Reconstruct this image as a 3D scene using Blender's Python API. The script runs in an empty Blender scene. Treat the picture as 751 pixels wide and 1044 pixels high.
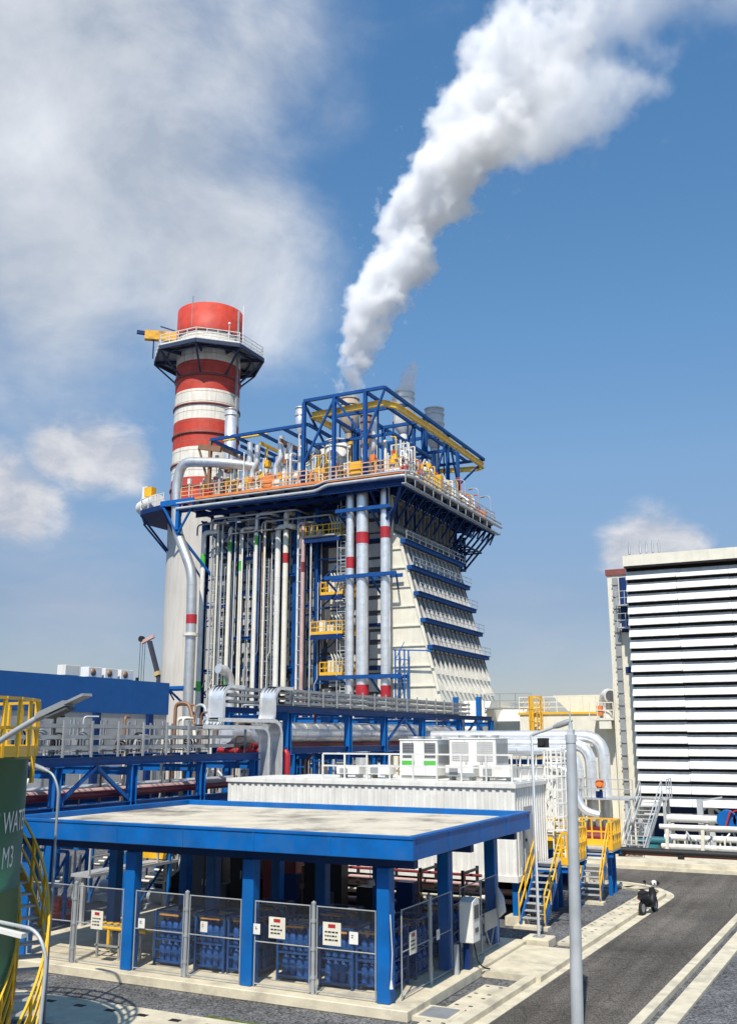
import bpy, math, random
from mathutils import Vector, Matrix, noise as mnoise
random.seed(7)
R = math.radians
SC = bpy.context.scene
COL = SC.collection
# ------------------------------------------------------------------ camera model
F = 990.0; TH = R(13.02); PS = R(26.4); H = 6.4
CF = Vector((-math.sin(PS)*math.cos(TH), math.cos(PS)*math.cos(TH), math.sin(TH)))
CR = Vector((math.cos(PS), math.sin(PS), 0)); CU = CR.cross(CF)
EYE = Vector((0, 0, H))
# ------------------------------------------------------------------ materials
def nd(nt, t, **kw):
    n = nt.nodes.new(t)
    for k, v in kw.items(): setattr(n, k, v)
    return n
MATS = {}
def mat(name, c, rough=.55, metal=0., var=.18, scale=1.5, bump=0., streak=0., bscale=30., spec=.5, dirt=None, dirt_amt=.5, dirt_scale=.5):
    if name in MATS: return MATS[name]
    m = bpy.data.materials.new(name); m.use_nodes = True; nt = m.node_tree; L = nt.links.new
    b = nt.nodes['Principled BSDF']
    b.inputs['Roughness'].default_value = rough; b.inputs['Metallic'].default_value = metal
    b.inputs['Specular IOR Level'].default_value = spec
    geo = nd(nt, 'ShaderNodeNewGeometry')
    n1 = nd(nt, 'ShaderNodeTexNoise'); n1.inputs['Scale'].default_value = scale; n1.inputs['Detail'].default_value = 6
    L(geo.outputs['Position'], n1.inputs['Vector'])
    mr = nd(nt, 'ShaderNodeMapRange'); mr.inputs[1].default_value = .3; mr.inputs[2].default_value = .7
    mr.inputs[3].default_value = 1-var; mr.inputs[4].default_value = 1+var*.6
    L(n1.outputs['Fac'], mr.inputs[0])
    mx = nd(nt, 'ShaderNodeVectorMath', operation='SCALE'); mx.inputs[0].default_value = c[:3]
    L(mr.outputs[0], mx.inputs['Scale']); out = mx.outputs[0]
    if streak:
        mp = nd(nt, 'ShaderNodeMapping'); mp.inputs['Scale'].default_value = (1.6, 1.6, .12)
        L(geo.outputs['Position'], mp.inputs[0])
        n2 = nd(nt, 'ShaderNodeTexNoise'); n2.inputs['Scale'].default_value = 2.2; n2.inputs['Detail'].default_value = 5
        L(mp.outputs[0], n2.inputs['Vector'])
        m2 = nd(nt, 'ShaderNodeMapRange'); m2.inputs[1].default_value = .48; m2.inputs[2].default_value = .72
        m2.inputs[3].default_value = 0; m2.inputs[4].default_value = streak
        L(n2.outputs['Fac'], m2.inputs[0])
        mc = nd(nt, 'ShaderNodeMix', data_type='RGBA'); L(m2.outputs[0], mc.inputs[0]); L(out, mc.inputs[6])
        mc.inputs[7].default_value = (c[0]*.5+.03, c[1]*.46+.02, c[2]*.42+.01, 1); out = mc.outputs[2]
    if dirt:
        n3 = nd(nt, 'ShaderNodeTexNoise'); n3.inputs['Scale'].default_value = dirt_scale; n3.inputs['Detail'].default_value = 8
        n3.inputs['Roughness'].default_value = .65
        L(geo.outputs['Position'], n3.inputs['Vector'])
        m3 = nd(nt, 'ShaderNodeMapRange'); m3.inputs[1].default_value = .5; m3.inputs[2].default_value = .66
        m3.inputs[4].default_value = dirt_amt
        L(n3.outputs['Fac'], m3.inputs[0])
        mc = nd(nt, 'ShaderNodeMix', data_type='RGBA'); L(m3.outputs[0], mc.inputs[0]); L(out, mc.inputs[6])
        mc.inputs[7].default_value = (*dirt[:3], 1); out = mc.outputs[2]
    L(out, b.inputs['Base Color'])
    if bump:
        n4 = nd(nt, 'ShaderNodeTexNoise'); n4.inputs['Scale'].default_value = bscale; n4.inputs['Detail'].default_value = 4
        L(geo.outputs['Position'], n4.inputs['Vector'])
        bp = nd(nt, 'ShaderNodeBump'); bp.inputs['Strength'].default_value = bump; bp.inputs['Distance'].default_value = .03
        L(n4.outputs['Fac'], bp.inputs['Height']); L(bp.outputs[0], b.inputs['Normal'])
    MATS[name] = m; return m

BLUE = mat('blue_paint', (.001, .118, .40), .5, var=.2, streak=.3, spec=.3, dirt=(.05,.12,.25), dirt_amt=.35, dirt_scale=1.3)
DBLUE = mat('steel_blue', (.004, .07, .26), .55, var=.2, streak=.2, spec=.3)
SOFFIT_SHADE = mat('soffit_paint', (.02, .03, .055), .7, var=.15)  # shade of the roof underside put into the colour
FLOORC = mat('floor_concrete', (.40, .37, .31), .85, var=.15, scale=2, bump=.2, dirt=(.2, .18, .15), dirt_amt=.4, dirt_scale=.9)
NAVY = mat('navy_paint', (.004, .03, .13), .55, var=.15, spec=.3)
WHITE = mat('white_paint', (.78, .76, .70), .5, var=.1, streak=.28)
CREAM = mat('cream_cladding', (.74, .70, .58), .55, var=.08, streak=.18)
GREYW = mat('grey_cladding', (.42, .42, .41), .6, var=.12, streak=.2)
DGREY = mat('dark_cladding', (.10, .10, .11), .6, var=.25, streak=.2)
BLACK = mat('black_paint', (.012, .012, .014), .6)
RED = mat('red_paint', (.55, .05, .025), .6, var=.2, streak=.35)
BRED = mat('band_red', (.42, .02, .03), .5)
DRED = mat('dark_red_pipe', (.20, .018, .022), .5)
YEL = mat('yellow_paint', (.80, .44, .02), .45, var=.12)
ORANGE = mat('orange_paint', (.75, .22, .05), .5)
GALV = mat('galvanised_steel', (.50, .52, .53), .5, .25, var=.18)
ALU = mat('aluminium_jacket', (.82, .82, .81), .36, .6, var=.14, scale=2.2, bump=.12, bscale=2.5)
FENCE = mat('fence_tube', (.36, .38, .39), .55, .2, var=.2)
TRAYG = mat('tray_grey', (.36, .37, .375), .5, .3, var=.2)
RACKB = mat('rack_blue', (.008, .055, .19), .5, var=.25, scale=5)
STEEL = mat('grey_steel', (.34, .35, .35), .5, .3)
CONC = mat('concrete', (.64, .57, .42), .85, var=.16, scale=2, bump=.25, dirt=(.22, .20, .16), dirt_amt=.45, dirt_scale=1.2)
CONC2 = mat('shaft_concrete', (.60, .56, .50), .8, var=.08, scale=.3, streak=.3)
ROOFC = mat('roof_screed', (.62, .55, .42), .85, var=.15, scale=1, dirt=(.12, .10, .085), dirt_amt=.85, dirt_scale=.42)
GREEN = mat('green_tank_paint', (.02, .13, .06), .5, var=.2, scale=.8, streak=.12)
LGREEN = mat('lime_green', (.08, .45, .06), .5)
BRONZE = mat('bronze_pipe', (.30, .16, .09), .5, .2)
RUBBER = mat('rubber', (.012, .012, .013), .8)
PINK = mat('primer_pipe', (.55, .36, .33), .5)
CYLB = mat('cylinder_blue', (.018, .085, .28), .4, var=.3, scale=4)
TOWEL = mat('grey_cloth', (.5, .52, .55), .9)

def gravel(name, c, sc, patch):
    m = bpy.data.materials.new(name); m.use_nodes = True; nt = m.node_tree; L = nt.links.new
    b = nt.nodes['Principled BSDF']; b.inputs['Roughness'].default_value = .9; b.inputs['Specular IOR Level'].default_value = .2
    geo = nd(nt, 'ShaderNodeNewGeometry')
    v = nd(nt, 'ShaderNodeTexVoronoi'); v.inputs['Scale'].default_value = sc
    n = nd(nt, 'ShaderNodeTexNoise'); n.inputs['Scale'].default_value = patch; n.inputs['Detail'].default_value = 5
    L(geo.outputs['Position'], v.inputs['Vector']); L(geo.outputs['Position'], n.inputs['Vector'])
    cr = nd(nt, 'ShaderNodeValToRGB'); e = cr.color_ramp.elements
    e[0].color = (c[0]*.35, c[1]*.35, c[2]*.35, 1); e[1].color = (c[0]*1.9, c[1]*1.9, c[2]*1.9, 1)
    sx = nd(nt, 'ShaderNodeSeparateXYZ'); L(v.outputs['Color'], sx.inputs[0]); L(sx.outputs[0], cr.inputs[0])
    mr = nd(nt, 'ShaderNodeMapRange'); mr.inputs[1].default_value = .3; mr.inputs[2].default_value = .7; mr.inputs[3].default_value = .62; mr.inputs[4].default_value = 1.25
    L(n.outputs['Fac'], mr.inputs[0])
    mx = nd(nt, 'ShaderNodeVectorMath', operation='SCALE'); L(cr.outputs[0], mx.inputs[0]); L(mr.outputs[0], mx.inputs['Scale'])
    L(mx.outputs[0], b.inputs['Base Color'])
    bp = nd(nt, 'ShaderNodeBump'); bp.inputs['Strength'].default_value = .8; bp.inputs['Distance'].default_value = .03
    L(v.outputs['Distance'], bp.inputs['Height']); L(bp.outputs[0], b.inputs['Normal'])
    return m
GRAVEL = gravel('gravel_stones', (.12, .12, .122), 21, .8)
ASPH = gravel('asphalt', (.128, .115, .099), 45, .22)
def wear(m):
    nt = m.node_tree; L = nt.links.new; b = nt.nodes['Principled BSDF']; src = b.inputs['Base Color'].links[0].from_socket
    geo = nd(nt, 'ShaderNodeNewGeometry')
    mp = nd(nt, 'ShaderNodeMapping'); mp.inputs['Scale'].default_value = (1.5, .06, 1); mp.inputs['Rotation'].default_value = (0, 0, .037); L(geo.outputs['Position'], mp.inputs[0])
    n = nd(nt, 'ShaderNodeTexNoise'); n.inputs['Scale'].default_value = 1.3; n.inputs['Detail'].default_value = 4; L(mp.outputs[0], n.inputs['Vector'])
    n2 = nd(nt, 'ShaderNodeTexNoise'); n2.inputs['Scale'].default_value = .7; n2.inputs['Detail'].default_value = 7; n2.inputs['Roughness'].default_value = .7; L(geo.outputs['Position'], n2.inputs['Vector'])
    a = nd(nt, 'ShaderNodeMapRange'); a.inputs[1].default_value = .35; a.inputs[2].default_value = .65; a.inputs[3].default_value = .8; a.inputs[4].default_value = 1.15; L(n.outputs['Fac'], a.inputs[0])
    c = nd(nt, 'ShaderNodeMapRange'); c.inputs[1].default_value = .55; c.inputs[2].default_value = .68; c.inputs[3].default_value = 1.; c.inputs[4].default_value = .72; L(n2.outputs['Fac'], c.inputs[0])
    v = nd(nt, 'ShaderNodeTexVoronoi', feature='DISTANCE_TO_EDGE'); v.inputs['Scale'].default_value = .45
    mw = nd(nt, 'ShaderNodeMix', data_type='VECTOR'); mw.inputs[0].default_value = .25; L(geo.outputs['Position'], mw.inputs[4]); L(n2.outputs['Color'], mw.inputs[5]); L(mw.outputs[1], v.inputs['Vector'])
    k = nd(nt, 'ShaderNodeMapRange'); k.inputs[1].default_value = .0; k.inputs[2].default_value = .012; k.inputs[3].default_value = .6; k.inputs[4].default_value = 1; L(v.outputs['Distance'], k.inputs[0])
    for f in (a, c, k):
        s = nd(nt, 'ShaderNodeVectorMath', operation='SCALE'); L(src, s.inputs[0]); L(f.outputs[0], s.inputs['Scale']); src = s.outputs[0]
    L(src, b.inputs['Base Color'])
wear(ASPH)
GRASS = mat('grass_blades', (.16, .22, .04), .9, var=.4, scale=6)

def chain_mat():
    m = bpy.data.materials.new('chain_link'); m.use_nodes = True; nt = m.node_tree; L = nt.links.new
    b = nt.nodes['Principled BSDF']; b.inputs['Base Color'].default_value = (.42, .44, .45, 1); b.inputs['Metallic'].default_value = .5; b.inputs['Roughness'].default_value = .5
    geo = nd(nt, 'ShaderNodeNewGeometry'); s = nd(nt, 'ShaderNodeSeparateXYZ'); L(geo.outputs['Position'], s.inputs[0])
    def M(op, a, c):
        n = nd(nt, 'ShaderNodeMath', operation=op)
        for i, x in enumerate((a, c)):
            if x is None: continue
            if hasattr(x, 'links'): L(x, n.inputs[i])
            else: n.inputs[i].default_value = x
        return n.outputs[0]
    h = M('ADD', s.outputs[0], s.outputs[1]); w = .075
    a = M('LESS_THAN', M('FRACT', M('DIVIDE', M('ADD', M('ADD', h, s.outputs[2]), 100), w), None), .03)
    c = M('LESS_THAN', M('FRACT', M('DIVIDE', M('ADD', M('SUBTRACT', h, s.outputs[2]), 100), w), None), .03)
    f = M('MAXIMUM', a, c)
    t = nd(nt, 'ShaderNodeBsdfTransparent'); mx = nd(nt, 'ShaderNodeMixShader')
    L(f, mx.inputs[0]); L(t.outputs[0], mx.inputs[1]); L(b.outputs[0], mx.inputs[2])
    L(mx.outputs[0], nt.nodes['Material Output'].inputs['Surface'])
    return m
CHAIN = chain_mat()

# ------------------------------------------------------------------ mesh builder (world coordinates)
class MB:
    def __init__(s): s.v = []; s.f = []; s.m = []; s.mi = 0; s.sm = []
    def add(s, vs, fs, smooth=False):
        o = len(s.v); s.v += [tuple(p) for p in vs]
        for f in fs: s.f.append([i+o for i in f]); s.m.append(s.mi); s.sm.append(smooth)
        return s
    def use(s, i): s.mi = i; return s
    def box(s, x0, x1, y0, y1, z0, z1):
        v = [(x0,y0,z0),(x1,y0,z0),(x1,y1,z0),(x0,y1,z0),(x0,y0,z1),(x1,y0,z1),(x1,y1,z1),(x0,y1,z1)]
        return s.add(v, [(3,2,1,0),(4,5,6,7),(0,1,5,4),(1,2,6,5),(2,3,7,6),(3,0,4,7)])
    def bar(s, p, q, w, h=None, up=(0,0,1)):
        h = h or w; p = Vector(p); q = Vector(q); d = (q-p)
        if d.length < 1e-6: return s
        d.normalize(); u = Vector(up)
        if abs(d.dot(u)) > .98: u = Vector((0,1,0))
        r = d.cross(u).normalized(); u = r.cross(d)
        v = [e + r*a*w/2 + u*b*h/2 for e in (p, q) for a, b in ((-1,-1),(1,-1),(1,1),(-1,1))]
        return s.add(v, [(0,1,2,3),(7,6,5,4),(0,4,5,1),(1,5,6,2),(2,6,7,3),(3,7,4,0)])
    def ibeam(s, p, q, w, h, up=(0,0,1), t=.03):
        p = Vector(p); q = Vector(q); d = (q-p).normalized(); u = Vector(up)
        if abs(d.dot(u)) > .98: u = Vector((0,1,0))
        r = d.cross(u).normalized(); u = r.cross(d)
        s.bar(p+u*(h/2-t/2), q+u*(h/2-t/2), w, t, u); s.bar(p-u*(h/2-t/2), q-u*(h/2-t/2), w, t, u)
        return s.bar(p, q, t, h-2*t, u)
    def tube(s, pts, r, n=8, bend=0., cap=True, closed=False):
        pts = [Vector(p) for p in pts]
        if bend and len(pts) > 2:
            o = [pts[0]]
            for i in range(1, len(pts)-1):
                a, b, c = pts[i-1], pts[i], pts[i+1]; e = min(bend, (a-b).length*.49, (c-b).length*.49)
                p0 = b+(a-b).normalized()*e; p2 = b+(c-b).normalized()*e
                for k in range(6):
                    t = k/5; o.append(p0*(1-t)**2+b*2*t*(1-t)+p2*t*t)
            o.append(pts[-1]); pts = o
        rings = []; N = len(pts); rr = r if hasattr(r, '__len__') else [r]*N
        d0 = (pts[1]-pts[0]).normalized(); u = Vector((0,0,1)) if abs(d0.z) < .9 else Vector((1,0,0))
        u = (u-d0*u.dot(d0)).normalized(); vs = []
        for i, p in enumerate(pts):
            if closed: d = (pts[(i+1) % N]-pts[i-1]).normalized()
            else: d = ((pts[min(i+1,N-1)]-p).normalized()*(i < N-1) + (p-pts[max(i-1,0)]).normalized()*(i > 0)).normalized()
            u = (u-d*u.dot(d)).normalized(); w = d.cross(u)
            for k in range(n):
                a = 2*math.pi*k/n; vs.append(p+(u*math.cos(a)+w*math.sin(a))*rr[i])
        fs = []
        for i in range(N if closed else N-1):
            for k in range(n):
                a = i*n+k; b = i*n+(k+1) % n; j = ((i+1) % N)*n; fs.append((a, b, j+(k+1) % n, j+k))
        s.add(vs, fs, n > 5)
        if cap and not closed:
            o = len(s.v)-len(vs)
            s.add([s.v[o+k] for k in range(n)], [list(range(n))[::-1]]); s.add([s.v[o+(N-1)*n+k] for k in range(n)], [list(range(n))])
        return s
    def lathe(s, prof, c, n=32, a0=0., a1=2*math.pi):
        full = abs(a1-a0-2*math.pi) < 1e-4; K = n if full else n+1; vs = []
        for r, z in prof:
            for k in range(K):
                a = a0+(a1-a0)*k/n; vs.append((c[0]+r*math.cos(a), c[1]+r*math.sin(a), c[2]+z))
        fs = []
        for i in range(len(prof)-1):
            for k in range(n): fs.append((i*K+k, i*K+(k+1) % K, (i+1)*K+(k+1) % K, (i+1)*K+k))
        return s.add(vs, fs, n > 10)
    def cyl(s, p, q, r, n=12, r2=None):
        return s.tube([p, q], [r, r if r2 is None else r2], n)
    def prism(s, poly, axis, a, b):
        def P(u, w, t): return (t,u,w) if axis == 0 else (u,t,w) if axis == 1 else (u,w,t)
        n = len(poly); v = [P(*p, a) for p in poly]+[P(*p, b) for p in poly]
        return s.add(v, [list(range(n))[::-1], list(range(n, 2*n))]+[(i, (i+1) % n, n+(i+1) % n, n+i) for i in range(n)])
    def ball(s, c, r, n=10, sz=1.):
        prof = [(max(1e-4, r*math.sin(math.pi*i/n)), -r*sz*math.cos(math.pi*i/n)) for i in range(n+1)]
        return s.lathe(prof, c, n+2)

def wloc(o):
    l = Vector((0,0,0))
    while o is not None: l += o.location; o = o.parent
    return l
def tag(o, label, cat, group=None, kind=None):
    if label: o['label'] = label
    if cat: o['category'] = cat
    if group: o['group'] = group
    if kind: o['kind'] = kind
    return o
def link(name, mb, mats, parent=None, bevel=0):
    mats = mats if isinstance(mats, (list, tuple)) else [mats]
    vs = [Vector(v) for v in mb.v]
    if parent is not None: base = wloc(parent); loc = Vector((0,0,0))
    else:
        lo = [min(v[i] for v in vs) for i in range(3)]; hi = [max(v[i] for v in vs) for i in range(3)]
        base = Vector(((lo[0]+hi[0])/2, (lo[1]+hi[1])/2, lo[2])); loc = base
    me = bpy.data.meshes.new(name); me.from_pydata([v-base for v in vs], [], mb.f)
    for m in mats: me.materials.append(m)
    me.polygons.foreach_set('material_index', mb.m); me.polygons.foreach_set('use_smooth', mb.sm); me.update()
    o = bpy.data.objects.new(name, me); COL.objects.link(o); o.location = loc
    if parent is not None: o.parent = parent
    if bevel:
        b = o.modifiers.new('edge', 'BEVEL'); b.width = bevel; b.segments = 1; b.limit_method = 'ANGLE'
    return o
def solo(name, mb, mats, label, cat, group=None, kind=None, bevel=0):
    return tag(link(name, mb, mats, None, bevel), label, cat, group, kind)
def struct(name, mb, mats): return tag(link(name, mb, mats), None, None, None, 'structure')
def thing(name, loc, label, cat, group=None):
    o = bpy.data.objects.new(name, None); COL.objects.link(o); o.location = loc; o.empty_display_size = .3
    return tag(o, label, cat, group)
def dup(root, loc, label, rz=0., scale=None):
    r = root.copy(); COL.objects.link(r); r.location = loc; r.rotation_euler = (0,0,rz); r['label'] = label
    if scale: r.scale = scale
    for ch in list(root.children):
        c = ch.copy(); COL.objects.link(c); c.parent = r
        for g in ch.children:
            d = g.copy(); COL.objects.link(d); d.parent = c
    return r
NTH = ['first','second','third','fourth','fifth','sixth','seventh','eighth','ninth','tenth','eleventh','twelfth','thirteenth','fourteenth','fifteenth','sixteenth','seventeenth','eighteenth','nineteenth','twentieth','twenty-first','twenty-second','twenty-third','twenty-fourth','twenty-fifth','twenty-sixth']
def rail(mb, pts, h=1.1, step=1.5, r=.025, rails=(1., .5), toe=0, closed=False):
    pts = [Vector(p) for p in pts]; segs = list(zip(pts, pts[1:]+pts[:1])) if closed else list(zip(pts, pts[1:]))
    for si, (a, b) in enumerate(segs):
        n = max(1, round((b-a).length/step)); d = (b-a).normalized()
        a0, b0 = a, b
        if si: a = a+d*r*1.02
        if closed and si == len(segs)-1: b = b-d*r*1.02
        for k in range(1 if si else 0, n if closed and si == len(segs)-1 else n+1):
            p = a0.lerp(b0, k/n); mb.bar(p, p+Vector((0,0,h-r*1.01)), r*1.96)
        for f in rails: mb.bar(a+Vector((0,0,h*f)), b+Vector((0,0,h*f)), r*2)
        if toe: mb.bar(a+Vector((0,0,toe/2+.01)), b+Vector((0,0,toe/2+.01)), r*1.2, toe)
    return mb
def stair(mb_t, mb_s, foot, head, w, n, across):
    """mb_t treads, mb_s stringers; foot/head are the centre points, across the unit width direction"""
    foot = Vector(foot); head = Vector(head); ac = Vector(across)
    for k in range(1, n+1):
        p = foot.lerp(head, k/n); d = (head-foot); d.z = 0; d.normalize()
        mb_t.bar(p-ac*w/2, p+ac*w/2, .24, .035, (0,0,1))
    for sgn in (-1, 1): mb_s.bar(foot+ac*sgn*(w/2+.03), head+ac*sgn*(w/2+.03), .05, .24)
# ------------------------------------------------------------------ setting
g = MB(); g.add([(-3000,-300,0),(3000,-300,0),(3000,4000,0),(-3000,4000,0)], [(0,1,2,3)])
struct('ground', g, GRAVEL)
def rx(o, y): return o+.037*(y-23)
path = [Vector((rx(-8.31, y), y, 0)) for y in (-5, 5, 15, 25, 35, 43)]
cx, cy, rr_ = path[-1].x-3.2, 43.0, 3.2
path += [Vector((cx+rr_*math.cos(a), cy+rr_*math.sin(a), 0)) for a in [math.pi/2*k/10 for k in range(1, 11)]] + [Vector((-17, 46.2, 0))]
def strip(mb, path, o0, o1, z0, z1):
    n = len(path); vs = []
    for i, p in enumerate(path):
        d = (path[min(i+1, n-1)]-path[max(i-1, 0)]).normalized(); l = Vector((-d.y, d.x, 0))
        for o, z in ((o0,z0),(o1,z0),(o1,z1),(o0,z1)): vs.append((p.x+l.x*o, p.y+l.y*o, z))
    fs = []
    for i in range(n-1):
        for k in range(4): fs.append((i*4+k, i*4+(k+1) % 4, i*4+4+(k+1) % 4, i*4+4+k))
    fs += [(0,1,2,3), tuple(4*(n-1)+k for k in (3,2,1,0))]
    return mb.add(vs, fs)
rd = MB(); z = .006
rp = [(p.x, p.y, z) for p in path]
rd.add(rp+[(rx(-5.4, 46.2), 46.2, z), (rx(-5.4, -5), -5, z)], [list(range(len(rp)-1))+[len(rp), len(rp)+1]])
rd.add([(-60,46.2,z),(40,46.2,z),(40,51.3,z),(-60,51.3,z)], [(0,1,2,3)])
struct('road', rd, ASPH)
struct('gutter', strip(MB(), path, 0.0, .31, .0, .022), CONC)
struct('kerb', strip(MB(), path, .312, .59, .0, .15), CONC)
rpth = [Vector((rx(-5.15, y), y, 0)) for y in (-5, 10, 30, 44)]
kr = MB(); strip(kr, rpth, 0, .25, 0, .13); strip(kr, rpth, -.65, -.2, 0, .06); struct('kerb', kr, CONC)
fk = MB(); fk.box(-40, 40, 51.3, 51.6, 0, .16); fk.box(-40, 40, 51.602, 53.4, 0, .34); struct('kerb', fk, CONC)
ap = MB(); ap.box(-40, 60, 53.45, 90, 0, .02); struct('concrete_apron', ap, CONC)
gp = MB(); gp.add([(-9.99,27.1,.16),(-8.34,27.1,.16),(-8.22,30.9,.16),(-9.99,30.9,.16),(-9.99,27.1,0),(-8.34,27.1,0),(-8.22,30.9,0),(-9.99,30.9,0)], [(0,1,2,3),(4,5,1,0),(5,6,2,1),(6,7,3,2),(7,4,0,3)])
struct('pavement', gp, CONC)
pv = MB(); pv.box(-45, -11.6, 18.4, 20.35, 0, .05); struct('path', pv, CONC)
gr = MB(); random.seed(3)
for k in range(900):
    x = random.uniform(-14.4, -11.2); y = random.gauss(20.45, .05); a = random.uniform(0, 6.3); h = random.uniform(.03, .09)
    c, s = math.cos(a)*.012, math.sin(a)*.012; lx, ly = random.uniform(-.03,.03), random.uniform(-.03,.03)
    gr.add([(x-c,y-s,0),(x+c,y+s,0),(x+lx,y+ly,h)], [(0,1,2)])
tag(link('grass', gr, GRASS), 'thin line of yellow green grass beside the paved path', 'grass', None, 'stuff')
# drain covers on the strip beside the kerb: one cover every 1.2 m
random.seed(5)
sp = path[2:]
def along(path, step):
    out = []; rem = 0
    for a, b in zip(path, path[1:]):
        L = (b-a).length; t = rem
        while t < L: out.append((a.lerp(b, t/L), (b-a).normalized())); t += step
        rem = t-L
    return out
k = 0
cover = None
for p, d in along(path[1:], 1.2):
    l = Vector((-d.y, d.x, 0)); q = p+l*.99
    if q.y < 21 or (26.6 < q.y < 31.5) or q.x < -13.5: continue
    lab = 'rectangular concrete drain cover, %s in the row beside the road kerb from the shelter corner' % NTH[min(k, 25)]
    if cover is None:
        m = MB(); m.box(-.32, .32, -.58, .58, 0, .09)
        m.use(1)
        for sx in (-.18, .18):
            for sy in (-.4, .4): m.box(sx-.05, sx+.05, sy-.04, sy+.04, .088, .094)
        m.v = [(a+q.x, b+q.y, c) for a, b, c in m.v]
        cover = solo('drain_cover', m, [CONC, BLACK], lab, 'drain cover', 'concrete drain covers beside the kerb', bevel=.015)
        cover.rotation_euler = (0,0,math.atan2(d.y, d.x)-math.pi/2)
    else: dup(cover, (q.x, q.y, 0), lab, math.atan2(d.y, d.x)-math.pi/2)
    k += 1
m = MB(); m.box(-10.0, -9.08, 22.4, 23.5, 0, .1); m.use(1).box(-9.9, -9.2, 22.52, 23.38, .098, .106)
for j in range(9): m.box(-9.86+j*.08, -9.82+j*.08, 22.56, 23.34, .104, .112)
solo('manhole_cover', m, [CONC, STEEL], 'square grey steel manhole grate set in concrete beside the shelter corner', 'manhole cover')
for j in range(7):
    x = -18.6+j*.95
    m = MB(); m.box(x-.14, x+.14, 19.75, 19.93, .048, .056)
    solo('drain_grate', m, BLACK, 'small black drain grate, %s from the green tank along the pale path' % NTH[j], 'drain grate', 'black drain grates in the path')

# ------------------------------------------------------------------ shelter
SX0, SX1, SY0, SY1 = -22.95, -9.7, 21.88, 31.0
sh = thing('storage_shelter', (-16.2, 26.3, 0), 'open blue shelter with flat concrete roof over caged gas cylinders', 'shelter')
m = MB(); m.box(-24.2, -10.0, 22.15, 31.2, 0, .25); link('floor_slab', m, CONC, sh, .02)
m = MB(); m.box(SX0+.21, SX1-.21, SY0+.21, SY1-.21, 3.585, 3.618); link('soffit', m, SOFFIT_SHADE, sh)  # added dark panel carrying the shade below the roof
m = MB(); m.box(SX0+.2, SX1-.2, SY0+.2, SY1-.2, 3.62, 3.93); link('roof', m, ROOFC, sh)
m = MB(); m.box(SX0, SX1, SY0, SY0+.2, 3.56, 4.1); m.box(SX0, SX1, SY1-.2, SY1, 3.56, 4.1)
m.box(SX0, SX0+.2, SY0+.202, SY1-.202, 3.56, 4.1); m.box(SX1-.2, SX1, SY0+.202, SY1-.202, 3.56, 4.1)
fa = link('fascia', m, BLUE, sh, .015)
m = MB()
for k in range(1, 6): x = SX0+k*(SX1-SX0)/6; m.box(x-.02, x+.02, SY0-.012, SY0-.002, 3.57, 4.09)
for k in range(1, 4): y = SY0+k*(SY1-SY0)/4; m.box(SX1+.002, SX1+.012, y-.02, y+.02, 3.57, 4.09)
m.box(SX0, SX1, SY0-.025, SY0-.002, 4.04, 4.098); m.box(SX1+.002, SX1+.025, SY0, SY1, 4.04, 4.098); link('seam_strip', m, BLUE, fa)
colx = (-22.35, -18.49, -14.63, -10.77); coly = (22.62, 26.45, 30.25)
m = MB()
for y in coly: m.box(SX0+.25, SX1-.25, y-.12, y+.12, 3.3, 3.618)
for x in colx:
    for a, b in zip(coly, coly[1:]): m.box(x-.11, x+.11, a+.122, b-.122, 3.302, 3.616)
link('roof_beam', m, NAVY, sh)
for y in coly:
    for x in colx:
        m = MB(); m.box(x-.17, x+.17, y-.17, y+.17, .25, 3.3); link('column', m, BLUE, sh, .02)
m = MB(); m.tube([(-12.6, 25.5, 3.3), (-12.6, 25.5, 2.55)], .012, 6); m.lathe([(.02,0),(.1,-.05),(.13,-.2),(.02,-.22)], (-12.6, 25.5, 2.6), 10)
solo('pendant_lamp', m, STEEL, 'small dark hanging lamp under the shelter roof', 'lamp')
# fence
def panel(x0, y0, x1, y1, lab, brace=False, plate=False):
    t = thing('wire_fence', ((x0+x1)/2, (y0+y1)/2, .25), lab, 'fence', 'chain link fence panels around the shelter')
    a = Vector((x0,y0,0)); b = Vector((x1,y1,0)); m = MB()
    for z in (.33, 1.32, 2.28): m.tube([a+Vector((0,0,z)), b+Vector((0,0,z))], .017, 6)
    for p in (a, b): m.tube([p+Vector((0,0,.27)), p+Vector((0,0,2.3))], .019, 6)
    if brace:
        c = (a+b)/2
        for p in (a, b): m.tube([p+Vector((0,0,1.3)), c+Vector((0,0,.34))], .02, 6)
    link('frame', m, FENCE, t)
    m = MB(); m.add([(x0,y0,.33),(x1,y1,.33),(x1,y1,2.28),(x0,y0,2.28)], [(0,1,2,3)]); link('wire_mesh', m, CHAIN, t)
    if plate:
        m = MB(); d = (b-a).normalized(); n = Vector((d.y,-d.x,0))*.03
        m.bar(a+d*.15+n+Vector((0,0,1.1)), b-d*.15+n+Vector((0,0,1.1)), .03, .5); link('lock_plate', m, STEEL, t)
    return t
def post(x, y, lab):
    m = MB(); m.tube([(x,y,.25),(x,y,2.34)], .055, 10); m.lathe([(.062,0),(.062,.05),(.001,.09)], (x,y,2.32), 10)
    for z in (.6, 1.25, 1.9): m.tube([(x,y,z),(x,y,z+.07)], .07, 10)
    solo('fence_post', m, FENCE, lab, 'fence post', 'round fence posts between the panels')
FY = 22.52
for i, (a, b) in enumerate(zip(colx, colx[1:])):
    mid = (a+b)/2
    w = ['the yellow pipe manifold', 'the left stacks of blue cylinders', 'the crates with red headed signs'][i]
    panel(a+.22, FY, mid-.1, FY, 'front chain link panel left of the round post before '+w)
    panel(mid+.1, FY, b-.22, FY, 'front chain link panel right of the round post before '+w)
    post(mid, FY, 'round galvanised front fence post standing before '+w)
SXF = -10.5
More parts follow.
